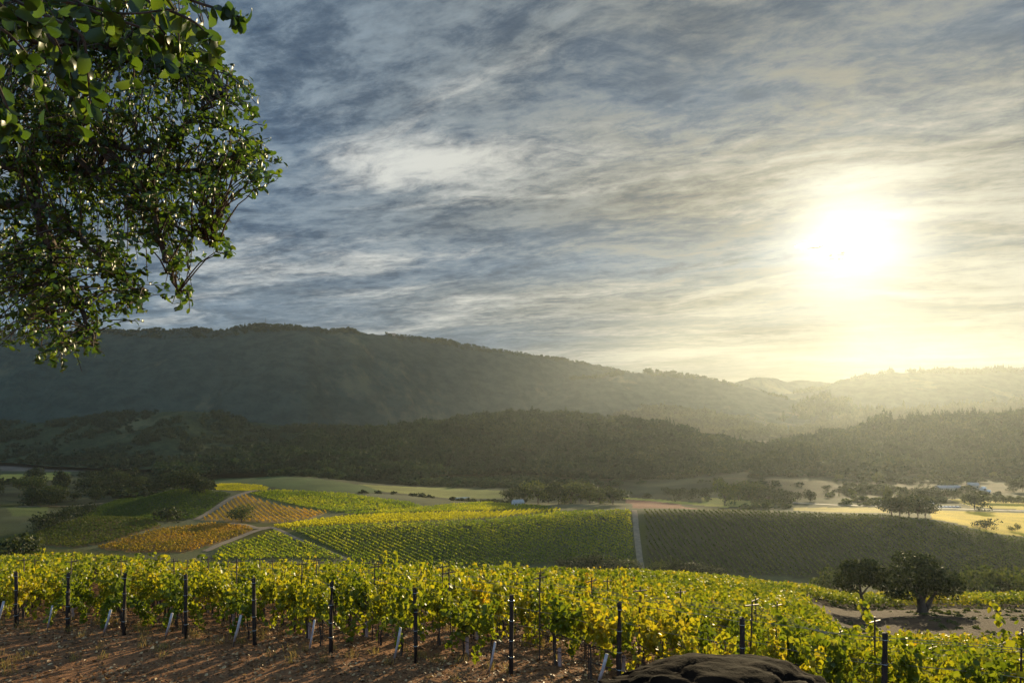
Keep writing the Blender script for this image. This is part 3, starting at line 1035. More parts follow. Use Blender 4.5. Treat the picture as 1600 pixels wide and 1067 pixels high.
vine_field('crest', (340, 760), (410, 764), 3.2, M_yellow, 'light green vines on the hill crest', seed=71)


# ------------------------------------------------------------------ foreground vineyard
ORD = ['first', 'second', 'third', 'fourth', 'fifth', 'sixth', 'seventh', 'eighth', 'ninth', 'tenth', 'eleventh', 'twelfth', 'thirteenth', 'fourteenth',
       'fifteenth', 'sixteenth', 'seventeenth', 'eighteenth', 'nineteenth', 'twentieth']
ROWDIR = np.array([-0.61, 1.0]); ROWDIR /= np.linalg.norm(ROWDIR)
ROWROT = math.atan2(ROWDIR[1], ROWDIR[0])
VSTEP = 1.7


def ordn(i):
    return ORD[i] if i < len(ORD) else '%dth' % (i + 1)


def row_base(k):
    return np.array([-16.8 + 2.796 * k, 25.8 - 1.16 * k])


def row_words(k):
    if 0 <= k <= 9:
        return 'the row behind the %s end post from the left' % ordn(k)
    if k < 0:
        return 'the %s row left of all end posts' % ordn(-k - 1)
    return 'the %s row right of all end posts' % ordn(k - 10)


def gz(x, y):
    return float(H(np.array([x]), np.array([y]))[0])


def in_vineyard(x, y):
    px = 800 + F * x / np.maximum(y, 1)
    lim = np.interp(px, [-300, 104, 333, 843, 1000, 1150, 1240, 1300, 1400, 1600, 2200], [150, 150, 180, 180, 170, 156, 122, 60, 54, 62, 66])
    return (y < lim) | ((px > 1225) & (y > 126) & (y < 152))


def leaf_and_shoots(V, Fq, sh):
    # shoots and their leaves are one swaying mass
    nl = len(Fq)
    V, Fq = merge([(V, Fq), (np.array(sh.v), np.array(sh.f))])
    me = mesh_np('vine_foliage', V, Fq)
    me.materials.append(M_vine); me.materials.append(M_bark)
    mi = np.zeros(len(Fq), np.int32); mi[nl:] = 1
    me.polygons.foreach_set('material_index', mi)
    return me


def vine_meshes(seed):
    """one grapevine: trunk with two cordon arms along local x, leafy shoots rising from them"""
    g = np.random.default_rng(seed)
    b = MB()
    lean = g.uniform(-.08, .08)
    b.tube([(0, 0, -.15), (lean * .4, .02, .3), (lean, -.02, .62), (lean * 1.1, 0, .86)], [.045, .032, .028, .026], 6)
    arm = MB(); sh = MB()
    for s in (-1, 1):
        arm.tube([(lean, 0, .84), (s * .25, .015, .93), (s * .55, -.01, .93), (s * .86, 0, .95)], [.024, .022, .017, .011], 5)
    pos = []; nor = []; axs = []
    nshoot = 11
    for i in range(nshoot):
        x0 = g.normal(0, .42)
        droop = g.random() < .30
        L = g.uniform(.85, 1.5) if g.random() > .14 else g.uniform(1.7, 2.2)
        dx, dy = g.normal(0, .16), g.normal(0, .20)
        n = int(L / .05)
        p = np.array([x0, 0, .93]); dr = np.array([dx, dy, 1.0])
        if droop:
            dr = np.array([dx, math.copysign(.7, dy) * g.uniform(.6, 1.1), .5])
        for j in range(n):
            t = j / n
            dr = dr + g.normal(0, .10, 3) * np.array([1, 1, .5])
            if droop:
                dr[2] -= .13
            elif t > .72:
                dr[2] -= .07; dr[1] += math.copysign(.05, dy)
            dr /= np.linalg.norm(dr)
            p = p + dr * .05
            if p[2] < .18:
                break
            if j % 4 == 0 and j + 4 < n:
                sh.tube([p - dr * .05, p + dr * .16], .004, 3, False)
            for q in range(1 if (t > .6 or t < .15) else 2):
                a = g.random() * 6.283
                off = np.array([math.cos(a), math.sin(a), g.uniform(-.5, .25)]) * g.uniform(.05, .16)
                pos.append(p + off)
                nn = off / (np.linalg.norm(off) + 1e-6) + np.array([0, 0, .35]) + g.normal(0, .45, 3)
                nor.append(nn)
                axs.append(off + np.array([0, 0, -.10]))
    pos = np.array(pos); n = len(pos)
    sz = .14 * (0.6 + .75 * g.random(n))
    V, Fq = stamp(VLEAF_V, VLEAF_F, pos, frames(np.array(nor), np.array(axs)), np.stack([sz, sz, sz], 1))
    # support stake
    s = MB(); s.tube([(.07, .05, -.15), (.07, .05, 1.35)], .014, 5)
    return b.mesh('vine_trunk'), leaf_and_shoots(V, Fq, sh), s.mesh('vine_stake'), arm.mesh('vine_cordon')


VINES = []
for i in range(10):
    a, b_, c_, d_ = vine_meshes(500 + i)
    d_.materials.append(M_bark); a.materials.append(M_bark); c_.materials.append(M_steel)
    VINES.append((a, b_, c_, d_))

# every vine position
cand = []
for k in range(-14, 104):
    B = row_base(k)
    for j in range(0, 180):
        p = B + ROWDIR * (1.15 + VSTEP * j)
        if p[1] < 9.5:
            continue
        cand.append((k, j, p[0], p[1]))
cand = np.array(cand)
X, Y = cand[:, 2], cand[:, 3]
ok = in_vineyard(X, Y) & (np.abs(800 + F * X / Y - 800) < 1180)
cand = cand[ok]; X = cand[:, 2]; Y = cand[:, 3]
PX = 800 + F * X / Y
ZZ = H(X, Y)
PYtop = HOR + F * (CZ - ZZ - 2.5) / Y
vis = (PX > -45) & (PX < 1650) & (PYtop < 1080)
order = np.argsort(np.where(vis, Y, 1e6))
single = set(order[:315].tolist())
rowcount = {}
for i in sorted(single, key=lambda q: (cand[q, 0], cand[q, 1])):
    k, j, x, y = cand[i]
    k = int(k)
    if j > 0 and rnd.random() < .07:
        continue                                # a missing vine
    c = rowcount.get(k, 0); rowcount[k] = c + 1
    v = VINES[rnd.randrange(len(VINES))]
    t = thing('grapevine', 'yellowing grapevine, %s along %s' % (ordn(c), row_words(k)), 'grapevine', (x, y, ZZ[i]),
              ROWROT + (math.pi if rnd.random() < .5 else 0), 'grapevines in the foreground rows')
    t.scale = (1.0, rnd.uniform(.8, 1.15), rnd.uniform(.84, 1.10))
    link('trunk', v[0], None, t); link('foliage', v[1], None, t); link('support_stake', v[2], None, t); link('cordon', v[3], None, t)

# the rest of the rows down the slope
rest = np.array([i for i in range(len(cand)) if i not in single])
g = np.random.default_rng(91)
rx, ry, rz = X[rest], Y[rest], ZZ[rest]
parts = []
for lo, hi, nl, sz in ((0, 48, 210, .18), (48, 85, 90, .27), (85, 190, 44, .38)):
    mm = (ry >= lo) & (ry < hi)
    n = int(mm.sum())
    if not n:
        continue
    bx = np.repeat(rx[mm], nl); by = np.repeat(ry[mm], nl); bz = np.repeat(rz[mm], nl)
    N = len(bx)
    al = g.uniform(-.95, .95, N); sd_ = g.normal(0, .26, N)
    top = 2.1 + .55 * vnoise(bx * .9 + al, by * .9, 6) * 2
    up = .85 + (top - .85) * g.random(N) ** .75
    low = g.random(N) < .07
    up = np.where(low, g.uniform(.3, .9, N), up)
    tip = g.random(N) < .05
    up = np.where(tip, up + g.uniform(0, .5, N), up)
    pos = np.column_stack([bx + ROWDIR[0] * al - ROWDIR[1] * sd_, by + ROWDIR[1] * al + ROWDIR[0] * sd_, bz + up])
    s_ = sz * (.6 + .75 * g.random(N))
    parts.append(stamp(VLEAF_V, VLEAF_F, pos, rand_rot(N, .3, g), np.stack([s_, s_, s_], 1)))
V, Fq = merge(parts)
tag(link('vineyard', mesh_np('vineyard', V, Fq), M_vine_far), 'rows of yellowing vines running on down the slope', None, None, 'stuff')

# end posts, leaning anchors, trellis stakes, wires
pm = []
for i in range(3):
    b = MB()
    gg = np.random.default_rng(40 + i)
    r = .068
    b.tube([(0, 0, -.3), (gg.normal(0, .006), gg.normal(0, .006), .7), (gg.normal(0, .01), gg.normal(0, .01), 1.5), (gg.normal(0, .012), 0, 2.18), (gg.normal(0, .012), 0, 2.2)],
           [r * 1.05, r, r * .97, r * .95, r * .8], 10)
    m_ = b.mesh('end_post', True); m_.materials.append(M_wood)
    w = MB()
    for z in (.5, .95, 1.5, 2.05):
        w.tube([(.075 * math.cos(a), .075 * math.sin(a), z) for a in np.linspace(0, 2 * math.pi, 11)], .007, 4, False)
    wm = w.mesh('post_wire_loops'); wm.materials.append(M_wire)
    pm.append((m_, wm))
b = MB(); b.tube([(0, 0, -.15), (.05, 0, .22)], .016, 6); an1 = b.mesh('anchor_rod'); an1.materials.append(M_steel)
b = MB(); b.tube([(.045, 0, .18), (.13, 0, .52), (.225, 0, .98)], [.036, .036, .036], 8); an2 = b.mesh('anchor_sleeve', True); an2.materials.append(M_tube)
for k in range(-3, 12):
    B = row_base(k)
    z = gz(*B)
    pxb = 800 + F * B[0] / B[1]
    if pxb < -30 or pxb > 1700:
        continue
    if k < 0:
        lab = 'dark wooden end post at the far left frame edge' 
    elif k > 9:
        lab = 'dark wooden end post at the lower right frame corner'
    else:
        lab = 'dark wooden end post, %s from the left along the front of the vines' % ordn(k)
    t = thing('end_post', lab, 'post', (B[0], B[1], z), rnd.uniform(0, 6), 'end posts along the front of the vine rows')
    m_, wm = pm[k % 3]
    link('post_shaft', m_, None, t); link('wire_ties', wm, None, t)
    t.rotation_euler = (rnd.uniform(-.015, .015), rnd.uniform(-.02, .02), rnd.uniform(0, 6))
    ax, ay = B[0] - .62, B[1] - .25
    t = thing('anchor_stake', 'white leaning anchor stake beside the %s end post' % (ordn(k) if 0 <= k <= 9 else ('far left' if k < 0 else 'far right')), 'stake',
              (ax, ay, gz(ax, ay)), rnd.uniform(-.25, .25), 'white leaning stakes by the end posts')
    t.scale = (rnd.uniform(.8, 1.3), 1, rnd.uniform(.9, 1.1))
    link('rod', an1, None, t); link('sleeve', an2, None, t)

b = MB(); b.tube([(0, 0, -.3), (0, 0, 2.62)], .022, 6); ts1 = b.mesh('trellis_stake'); ts1.materials.append(M_steel)
b = MB(); b.box((0, 0, 2.5), (.04, .46, .03)); ts2 = b.mesh('cross_arm'); ts2.materials.append(M_steel)
b = MB(); b.box((.028, 0, 0), (.02, .05, .03))
ts3 = b.mesh('wire_clips'); ts3.materials.append(M_wire)
for k in range(-1, 24):
    B = row_base(k)
    cnt = 0
    for j in (1, 5, 10):
        p = B + ROWDIR * (2.0 + VSTEP * j)
        pxb = 800 + F * p[0] / p[1]
        if p[1] < 15 or p[1] > 46 or not (-20 < pxb < 1620):
            continue
        t = thing('trellis_stake', 'thin steel trellis stake, %s along %s' % (ordn(cnt), row_words(k)), 'stake', (p[0], p[1], gz(*p)), ROWROT,
                  'steel trellis stakes standing in the rows')
        cnt += 1
        link('stake_shaft', ts1, None, t); link('cross_arm', ts2, None, t); [link('wire_clip', ts3, None, t, (0, 0, zc)) for zc in (.95, 1.5, 2.1)]
        t.rotation_euler = (rnd.uniform(-.03, .03), rnd.uniform(-.03, .03), ROWROT + rnd.uniform(-.2, .2))

for k in range(-2, 16):
    B = row_base(k)
    L = 26.0
    s0 = 0.0 if k <= 9 else max(0.0, (11 - B[1]) / ROWDIR[1])
    root = None
    lab = 'trellis wires along ' + row_words(k)
    t = thing('trellis_wires', lab, 'wire', (B[0], B[1], gz(*B)), 0, 'wires strung along the vine rows')
    o = Vector((B[0], B[1], gz(*B)))
    for nm, z0, r, mt in (('wire', .95, .006, M_wire), ('wire', 1.5, .006, M_wire), ('wire', 2.1, .007, M_wire), ('drip_hose', .45, .012, M_hose)):
        b = MB()
        pts = []
        for s in np.arange(s0, s0 + L, 1.3):
            p = B + ROWDIR * s
            pts.append(Vector((p[0], p[1], gz(*p) + z0 + rnd.uniform(-.03, .03))) - o)
        b.tube(pts, r, 4, False)
        link(nm, b.mesh(nm), mt, t)

# grow tubes at young vines
b = MB()
b.tube([(0, 0, -.05), (0, 0, .55)], .055, 8, False); b.tube([(0, 0, .55), (0, 0, -.05)], .050, 8, False)
gt = b.mesh('grow_tube'); gt.materials.append(M_pink)
tubes = {}
for k, j in ((0, 2), (1, 1), (1, 5), (2, 3), (3, 2), (4, 1), (4, 4), (5, 2), (6, 1), (6, 3), (7, 1), (7, 4), (8, 2), (2, 7), (0, 6), (3, 6)):
    p = row_base(k) + ROWDIR * (1.15 + VSTEP * j) + np.array([.12, -.05])
    o = link('grow_tube', gt, None, None, (p[0], p[1], gz(*p)))
    o.rotation_euler = (rnd.uniform(-.05, .05), rnd.uniform(-.05, .05), 0)
    o.scale = (1, 1, rnd.uniform(.8, 1.15))
    tubes[k] = tubes.get(k, 0) + 1
    tag(o, 'pale grow tube, %s in %s' % (ordn(tubes[k] - 1), row_words(k)), 'tube', 'pale grow tubes at vine feet')

# litter, clods and dry grass on the bare strip
g = np.random.default_rng(92)
n = 60000
yy = 11 + 30 * g.random(n) ** 1.25
xx = (g.random(n) - .5) * 2 * (yy * .80 + 2)
zz = H(xx, yy) + .012
sz = .055 * (.5 + 1.1 * g.random(n)) * (1 + .7 * (g.random(n) < .12))
keep = fbm(xx / 1.3, yy / 1.3, 15, 3) + g.random(n) * .6 > .05
xx, yy, zz, sz = xx[keep], yy[keep], zz[keep], sz[keep]
n = len(xx)
V, Fq = stamp(VLEAF_V, VLEAF_F, np.column_stack([xx, yy, zz]), rand_rot(n, 2.0, g), np.stack([sz * 1.5, sz, sz], 1))
M_litter = leafy('litter', [(0, (0.06, 0.03, 0.014)), (0.5, (0.20, 0.11, 0.045)), (0.8, (0.38, 0.22, 0.09)), (1, (0.62, 0.44, 0.22))], (1, .95, .8), 0.25, 0.5, 0.3)
tag(link('leaf_litter', mesh_np('leaf_litter', V, Fq), M_litter), 'dry leaf litter strewn over brown soil', None, None, 'stuff')

n = 5200
yy = 11 + 24 * g.random(n); xx = (g.random(n) - .5) * 2 * (yy * .80 + 2)
cv, cf = ico(1)
cz_ = .035 * (.4 + 1.8 * g.random(n) ** 3)
jit = cv * (1 + .25 * g.normal(size=(len(cv), 1)))
V, Fq = stamp(jit, cf, np.column_stack([xx, yy, H(xx, yy) + cz_ * .2]), rand_rot(n, 0, g), np.stack([cz_ * 1.5, cz_ * 1.2, cz_ * .8], 1))
M_clod = plain('clod', (0.10, 0.05, 0.024), (0.17, 0.09, 0.045), 3, 0.95, 0.1, 0.5)
tag(link('soil_clods', mesh_np('soil_clods', V, Fq), M_clod), 'loose clods of brown soil', None, None, 'stuff')

nt = 900
ty = 13 + 26 * g.random(nt); tx = (g.random(nt) - .5) * 2 * (ty * .80)
kp = fbm(tx / 3, ty / 3, 44, 3) > .02
tx, ty = tx[kp], ty[kp]; nt = len(tx)
nb = 26
bx = np.repeat(tx, nb) + g.normal(0, .10, nt * nb); by = np.repeat(ty, nb) + g.normal(0, .10, nt * nb)
N = nt * nb
hg = .10 + .22 * g.random(N)
a = g.random(N) * 6.283
zax = np.stack([np.cos(a), np.sin(a), g.normal(0, .2, N)], 1)
xax = np.stack([g.normal(0, .4, N), g.normal(0, .4, N), np.ones(N)], 1)
V, Fq = stamp(QUAD_V, QUAD_F, np.column_stack([bx, by, H(bx, by) + hg * .45]), frames(zax, xax), np.stack([hg, np.full(N, .012), hg], 1))
M_dry = leafy('dry_grass', [(0, (0.16, 0.11, 0.04)), (0.6, (0.30, 0.22, 0.08)), (1, (0.22, 0.22, 0.05))], (1.2, 1.1, .9), .45, .6, .2)
tag(link('dry_grass', mesh_np('dry_grass', V, Fq), M_dry), 'dry grass tufts on the brown soil', None, None, 'stuff')

# boulder at the bottom edge
v, f = ico(6)
base = v.copy()
ang = np.arctan2(v[:, 1], v[:, 0])
nn = -.16 * np.maximum(0, .16 - np.abs(fbm(v[:, 0] * 2.2 + v[:, 2], v[:, 1] * 2.4 - v[:, 2], 78, 3))) / .16 + fbm(v[:, 0] * 1.6 + 3, v[:, 2] * 1.6 + v[:, 1] * 1.3, 71, 5) * .30 + np.abs(fbm(v[:, 0] * 4 + v[:, 1] * 2.5, v[:, 2] * 4 - v[:, 1] * 2, 72, 4)) * .13 + fbm(v[:, 0] * 11, v[:, 1] * 11 + v[:, 2] * 9, 75, 4) * .07
v = v * (1 + nn[:, None])
v = v * np.array([1.98, 1.1, 1.35])
v[:, 2] = np.where(v[:, 2] > .75, .75 + (v[:, 2] - .75) * .35, v[:, 2])
top = v[:, 2].max()
me = mesh_np('boulder', v, f, True)
o = link('boulder', me, M_rock, None, (344 / F * 6.3, 6.3, CZ - (1047 - HOR) / F * 6.3 - top))
tag(o, 'dark rough boulder at the bottom edge in front of the vines', 'boulder')

# ------------------------------------------------------------------ overhanging oak at the left
OUT = [(-60, -40), (300, -40), (322, 70), (358, 96), (372, 130), (420, 158), (398, 185), (410, 208), (428, 225), (440, 262), (418, 303), (385, 295), (362, 330),
       (362, 366), (362, 408), (312, 420), (300, 448), (302, 488), (262, 480), (218, 508), (192, 490), (168, 505), (162, 560), (138, 552), (128, 585), (72, 578), (30, 552), (-60, 545)]
LV = []
for u, w, zz in ((-.5, .02, 0), (-.34, .22, .05), (-.05, .38, .09), (.28, .36, .05), (.46, .16, -.03), (.5, .02, -.06)):
    LV += [(u, -w * .8, zz + w * .16), (u, 0, zz * .6), (u, w * .8, zz + w * .16)]
LF = []
for i in range(5):
    for j in range(2):
        LF.append((i * 3 + j, i * 3 + j + 1, (i + 1) * 3 + j + 1, (i + 1) * 3 + j))


def overhanging_oak():
    g = np.random.default_rng(17)
    base = (-5.4, 3.6)
    root = thing('oak_tree', 'live oak whose leafy boughs hang in from the upper left', 'tree', (base[0], base[1], gz(*base)))
    o = Vector(root.location)
    W = lambda px, py, d: Vector(P(px, py, d).tolist()) - o
    tb = MB()
    H0 = CZ - o.z
    tb.tube([(0, 0, -.4), (.1, .1, 1.2), (.05, .3, H0 + .2), (.1, .5, H0 + 1.9), (.4, .7, H0 + 3.3)], [.42, .32, .28, .22, .14], 12)
    link('trunk', tb.mesh('oak_trunk', True), M_bark, root)
    limbs = [
        [Vector((.1, .5, H0 + 1.9)), W(-120, 150, 5.0), W(20, 205, 5.1), W(150, 225, 5.0), W(240, 235, 5.0), W(300, 190, 5.1), W(345, 150, 5.2)],
        [Vector((.1, .4, H0 + 1.2)), W(-90, 260, 5.6), W(60, 260, 5.6), W(180, 275, 5.5), W(290, 270, 5.4), W(380, 250, 5.3)],
        [Vector((.1, .3, H0 + .8)), W(-80, 330, 4.7), W(40, 320, 4.7), W(120, 370, 4.7), W(190, 430, 4.8), W(225, 470, 4.8)],
        [Vector((.4, .7, H0 + 3.3)), W(-60, 30, 4.6), W(90, 60, 4.6), W(200, 90, 4.7), W(290, 110, 4.8)],
        [Vector((.1, .3, H0 + .6)), W(-110, 400, 5.8), W(20, 400, 5.7), W(70, 470, 5.6), W(105, 540, 5.5)],
        [W(120, 250, 5.2), W(200, 310, 5.1), W(270, 350, 5.1), W(330, 380, 5.0)],
        [W(150, 225, 5.0), W(230, 300, 4.9), W(255, 390, 4.9), W(275, 450, 4.9)],
        [W(60, 320, 4.7), W(80, 420, 4.8), W(130, 480, 4.8), W(148, 540, 4.8)],
    ]
    lb = MB()
    nodes = []
    for L in limbs:
        k = np.arange(len(L)); q = np.linspace(0, len(L) - 1, len(L) * 5)
        A = np.array([list(p) for p in L])
        c = np.stack([pchip(k, A[:, i], q) for i in range(3)], 1)
        c += g.normal(0, .015, c.shape)
        r = np.linspace(.045 if L[0].z > 0 and L is not limbs[5] else .022, .006, len(c))
        lb.tube(c.tolist(), r.tolist(), 6)
        nodes.append(c[3:])
    nodes = np.concatenate(nodes)
    poly = OUT
    twig = MB()
    LP, LN, LX, LS = [], [], [], []
    count = 0
    tries = 0
    while count < 1750 and tries < 40000:
        tries += 1
        px, py = g.uniform(-55, 445), g.uniform(-35, 590)
        if not bool(inpoly(np.array([px]), np.array([py]), poly)[0]):
            continue
        if py > 470 and g.random() < .25:
            continue
        if vnoise(px / 40.0, py / 40.0, 33) < -.22 - .1 * (px < 200):
            continue
        d = g.uniform(4.3, 6.2)
        tip = np.array(list(W(px, py, d)))
        dist = np.linalg.norm(nodes - tip, axis=1)
        nd = nodes[np.argmin(dist + g.random(len(nodes)) * .25)]
        vec = tip - nd; ln = np.linalg.norm(vec)
        seg = max(4, int(ln / .09))
        tt = np.linspace(0, 1, seg)
        c = nd + vec * tt[:, None] + np.array([0, 0, .12 * ln]) * np.sin(tt * math.pi)[:, None] + np.cumsum(g.normal(0, .010, (seg, 3)), 0)
        twig.tube(c.tolist(), np.linspace(.0075 if ln > .5 else .005, .0022, seg).tolist(), 4, False)
        # leaves crowd along the last stretch and on short side shoots
        m = min(ln, .42)
        nl = int(g.integers(8, 15))
        for q in range(nl):
            s = 1 - (m / ln) * g.random() ** 1.4
            i = min(int(s * (seg - 1)), seg - 2)
            p = c[i] + (c[i + 1] - c[i]) * (s * (seg - 1) - i)
            a = g.normal(size=3); a[2] -= .15; a /= np.linalg.norm(a)
            sz = g.uniform(.038, .062)
            LP.append(p + a * sz * .55); LX.append(a + np.array([0, 0, -.25])); LN.append(g.normal(size=3) + np.array([0, 0, .5])); LS.append(sz)
        count += 1
    LP = np.array(LP); LS = np.array(LS)
    V, Fq = stamp(LV, LF, LP, frames(np.array(LN), np.array(LX)), np.stack([LS, LS * .82, LS], 1))
    # nearer hanging sprays with larger looking leaves
    near = [[(-40, -30), (60, 20), (130, 60), (140, 150), (128, 195)], [(-40, 20), (20, 60), (55, 110), (75, 175)], [(60, -40), (150, 20), (230, 50), (260, 100)],
            [(150, -40), (250, 10), (310, 40), (340, 80)], [(220, -40), (310, 5), (370, 25), (386, 34)], [(-40, 70), (-5, 130), (20, 190), (10, 230)],
            [(100, -40), (170, 40), (205, 90), (210, 130)], [(0, -40), (90, 0), (180, 20), (270, 15)], [(60, 40), (100, 90), (112, 130), (118, 180)], [(240, -40), (290, 40), (325, 70), (330, 100)],
            [(-30, -20), (30, 30), (70, 40), (100, 90)], [(180, -30), (240, 30), (262, 60), (270, 80)]]
    nP, nN, nX, nS = [], [], [], []
    for L in near:
        dd = g.uniform(1.55, 2.1)
        A = np.array([list(W(a, b, dd + .05 * i)) for i, (a, b) in enumerate(L)])
        k = np.arange(len(L)); q = np.linspace(0, len(L) - 1, 22)
        c = np.stack([pchip(k, A[:, i], q) for i in range(3)], 1)
        twig.tube(c.tolist(), np.linspace(.006, .002, 22).tolist(), 5, False)
        for q in range(25):
            s = g.random() ** .8 * 21
            i = min(int(s), 20)
            p = c[i] + (c[i + 1] - c[i]) * (s - i)
            a = g.normal(size=3); a[2] -= .7; a /= np.linalg.norm(a)
            sz = g.uniform(.038, .062)
            nP.append(p + a * sz * .55); nX.append(a); nN.append(g.normal(size=3) * np.array([1, 1, .6])); nS.append(sz)
    # the spray is carried by a bough over the camera
    lb.tube([(.4, .7, H0 + 3.3), W(-700, -900, 2.2), W(-200, -420, 2.0), W(150, -170, 1.9), W(420, -120, 1.9)], [.09, .06, .04, .025, .012], 6)
    for L in near:
        lb.tube([W(L[0][0] + 20, -180, 1.95), W(L[0][0] + 5, (L[0][1] - 180) / 2, 1.9), W(L[0][0], L[0][1], 1.8)], [.010, .008, .006], 5, False)
    nS = np.array(nS)
    V2, F2 = stamp(LV, LF, np.array(nP), frames(np.array(nN), np.array(nX)), np.stack([nS, nS * .92, nS], 1))
    V, Fq = merge([(V, Fq), (V2, F2)])
    link('limbs', lb.mesh('oak_limbs', True), M_bark, root)
    link('twigs', twig.mesh('oak_twigs', False), M_bark, root)
    link('foliage', mesh_np('oak_foliage', V, Fq, True), M_oakleaf, root)


overhanging_oak()

# ------------------------------------------------------------------ two big oaks beside the dirt road
def big_oak(px, depth, h, label, lobes, lean, seed, n, forked):
    g = np.random.default_rng(seed)
    x = (px - 800) / F * depth
    t = thing('oak_tree', label, 'tree', (x, depth, gz(x, depth)))
    V, Fq = crown_arrays(lobes, n, .40, g, .45)
    link('crown', mesh_np('oak_crown', V, Fq), M_tree, t)
    b = MB()
    if forked:
        b.tube([(0, 0, -.6), (0, 0, .5), (-.1, 0, 1.3), (-.5, 0, 2.6), (-1.2, .2, 4.6)], [1.1, .78, .66, .5, .3], 10)
        b.tube([(.5, 0, .3), (1.0, 0, 1.2), (1.3, -.1, 2.0), (2.4, 0, 3.6)], [.5, .42, .36, .22], 9)
        b.tube([(-.1, 0, 1.6), (.6, .1, 3.2), (.8, .2, 5.4)], [.42, .3, .16], 8)
    else:
        b.tube([(0, 0, -.4), (-.1, 0, .8), (-.5, 0, 2.2), (-.8, 0, 3.4), (-1.0, 0, 5.5)], [.42, .30, .27, .24, .14], 9)
        b.tube([(-.7, 0, 3.0), (.5, .1, 4.4), (1.6, 0, 5.4)], [.18, .13, .07], 7)
        b.tube([(-.7, 0, 3.2), (-2.2, .2, 4.4), (-3.2, 0, 5.2)], [.18, .13, .07], 7)
    link('trunk', b.mesh('oak_trunk', True), M_bark, t)


big_oak(1352, 119, 9, 'slim dark oak with leaning trunk, left one of the pair beside the dirt road',
        [((-1.0, 0, 7.1), (3.4, 2.8, 2.0)), ((-3.6, .2, 6.1), (1.8, 1.8, 1.5)), ((1.6, 0, 6.9), (2.0, 1.8, 2.0)), ((-2.2, 0, 8.1), (1.8, 1.7, 1.0)), ((.6, 0, 8.5), (1.5, 1.5, .9)),
         ((-4.4, 0, 4.9), (1.1, 1.2, 1.0)), ((-2.6, 0, 4.5), (1.5, 1.5, 1.0)), ((2.2, 0, 5.1), (1.3, 1.3, 1.2)), ((0, .5, 5.8), (2.4, 2.0, 1.2))], 0, 7, 2500, False)
big_oak(1441, 116, 10, 'broad dark oak with thick forked trunk beside the dirt road',
        [((-1.0, 0, 6.6), (4.0, 3.6, 3.0)), ((-4.6, 0, 5.0), (2.6, 2.6, 2.6)), ((3.4, 0, 5.2), (3.4, 3.0, 2.2)), ((-2.0, .4, 9.0), (2.8, 2.4, 1.2)), ((.9, 0, 8.6), (2.0, 2.0, 1.1)),
         ((5.0, 0, 4.2), (1.7, 2.0, 1.9)), ((-5.4, 0, 3.4), (1.5, 1.6, 1.3)), ((-2.4, 0, 3.6), (2.8, 2.4, 1.4)), ((2.2, .3, 3.6), (2.8, 2.2, 1.3)), ((.8, -.4, 6.0), (3.0, 2.8, 2.2))], 0, 8, 4700, True)

# ------------------------------------------------------------------ trees and bushes of the middle distance
def at_px(px, py, hpx, dmin, label, kind=0, name='tree', cat='tree', m=M_tree, key='dark', wpx=None, group=None, bush=False, depth=None):
    if depth:
        x = (px - 800) / F * depth
        p = np.array([x, depth, gz(x, depth)])
    else:
        p = hit(px, py, dmin)
    h = hpx / F * p[1] * 1.18
    natural = (1.05 if not bush else 1.6)
    wide = 1.0 if wpx is None else max(.35, min(2.2, (wpx / hpx) / natural))
    return place_tree(name, label, cat, p, h, kind, m, key, wide, group, bush=bush)


# crest of the left hill
for i, (a, b, c, w) in enumerate([(246, 770, 15, 'lowest tree at the left end'), (262, 769, 25, 'rounded tree second from the left end'), (285, 768, 29, 'tallest dark tree in the middle'), (305, 769, 26, 'broad tree right of the tallest one'), (319, 771, 19, 'small tree at the right end')]):
    at_px(a, b, c, 480, w + ' of the clump on the left hilltop', i, m=M_tree, key='dark', group='trees on the left hilltop', wpx=c * 1.15)
at_px(262, 815, 19, 380, 'wide rounded bush at the foot of the left hill', 0, 'bush', 'bush', M_tree, 'dark', 44, bush=True)
at_px(377, 816, 21, 380, 'lone small tree standing among the orange vines', 2, m=M_treeg, key='olive', wpx=28)
for i, (a, b, c, w) in enumerate([(62, 830, 20, 'lowest'), (80, 822, 20, 'second lowest'), (98, 815, 18, 'middle'), (117, 809, 16, 'second highest'), (136, 803, 14, 'highest')]):
    at_px(a, b, c, 420, w + ' dark bush of the hedge climbing to the left hill', i, 'bush', 'bush', M_tree, 'dark', 30, 'hedge bushes below the left hill', bush=True)
# dark belt in the left valley
g = np.random.default_rng(5)
for i in range(34):
    a = g.uniform(-10, 255); b = 768 + g.uniform(-12, 30) * (1 - a / 420)
    if a > 150:
        b = 760 + g.uniform(-8, 10)
    at_px(a, b, g.uniform(13, 25), 520, 'dark rounded tree in the thick tree belt of the left valley', i, m=M_tree if g.random() < .7 else M_treeg, key='d%d' % int(g.random() < .7), group='trees of the left valley belt')
for i, (dep, a, h, w) in enumerate([(235, 12, 13, 'tallest dark tree at the lower left frame edge'), (240, 45, 9.5, 'dark leafy tree between the frame edge and the rust vines'), (300, -5, 16, 'dark tree cut by the left frame edge'), (330, 32, 13, 'rounded tree behind the lower left trees'),
                                   (262, 74, 6, 'small tree at the corner of the rust vines')]):
    at_px(a, 0, h * F / dep, 0, w, i, m=M_tree if i < 3 else M_treeg, key='a%d' % (i < 3), depth=dep)
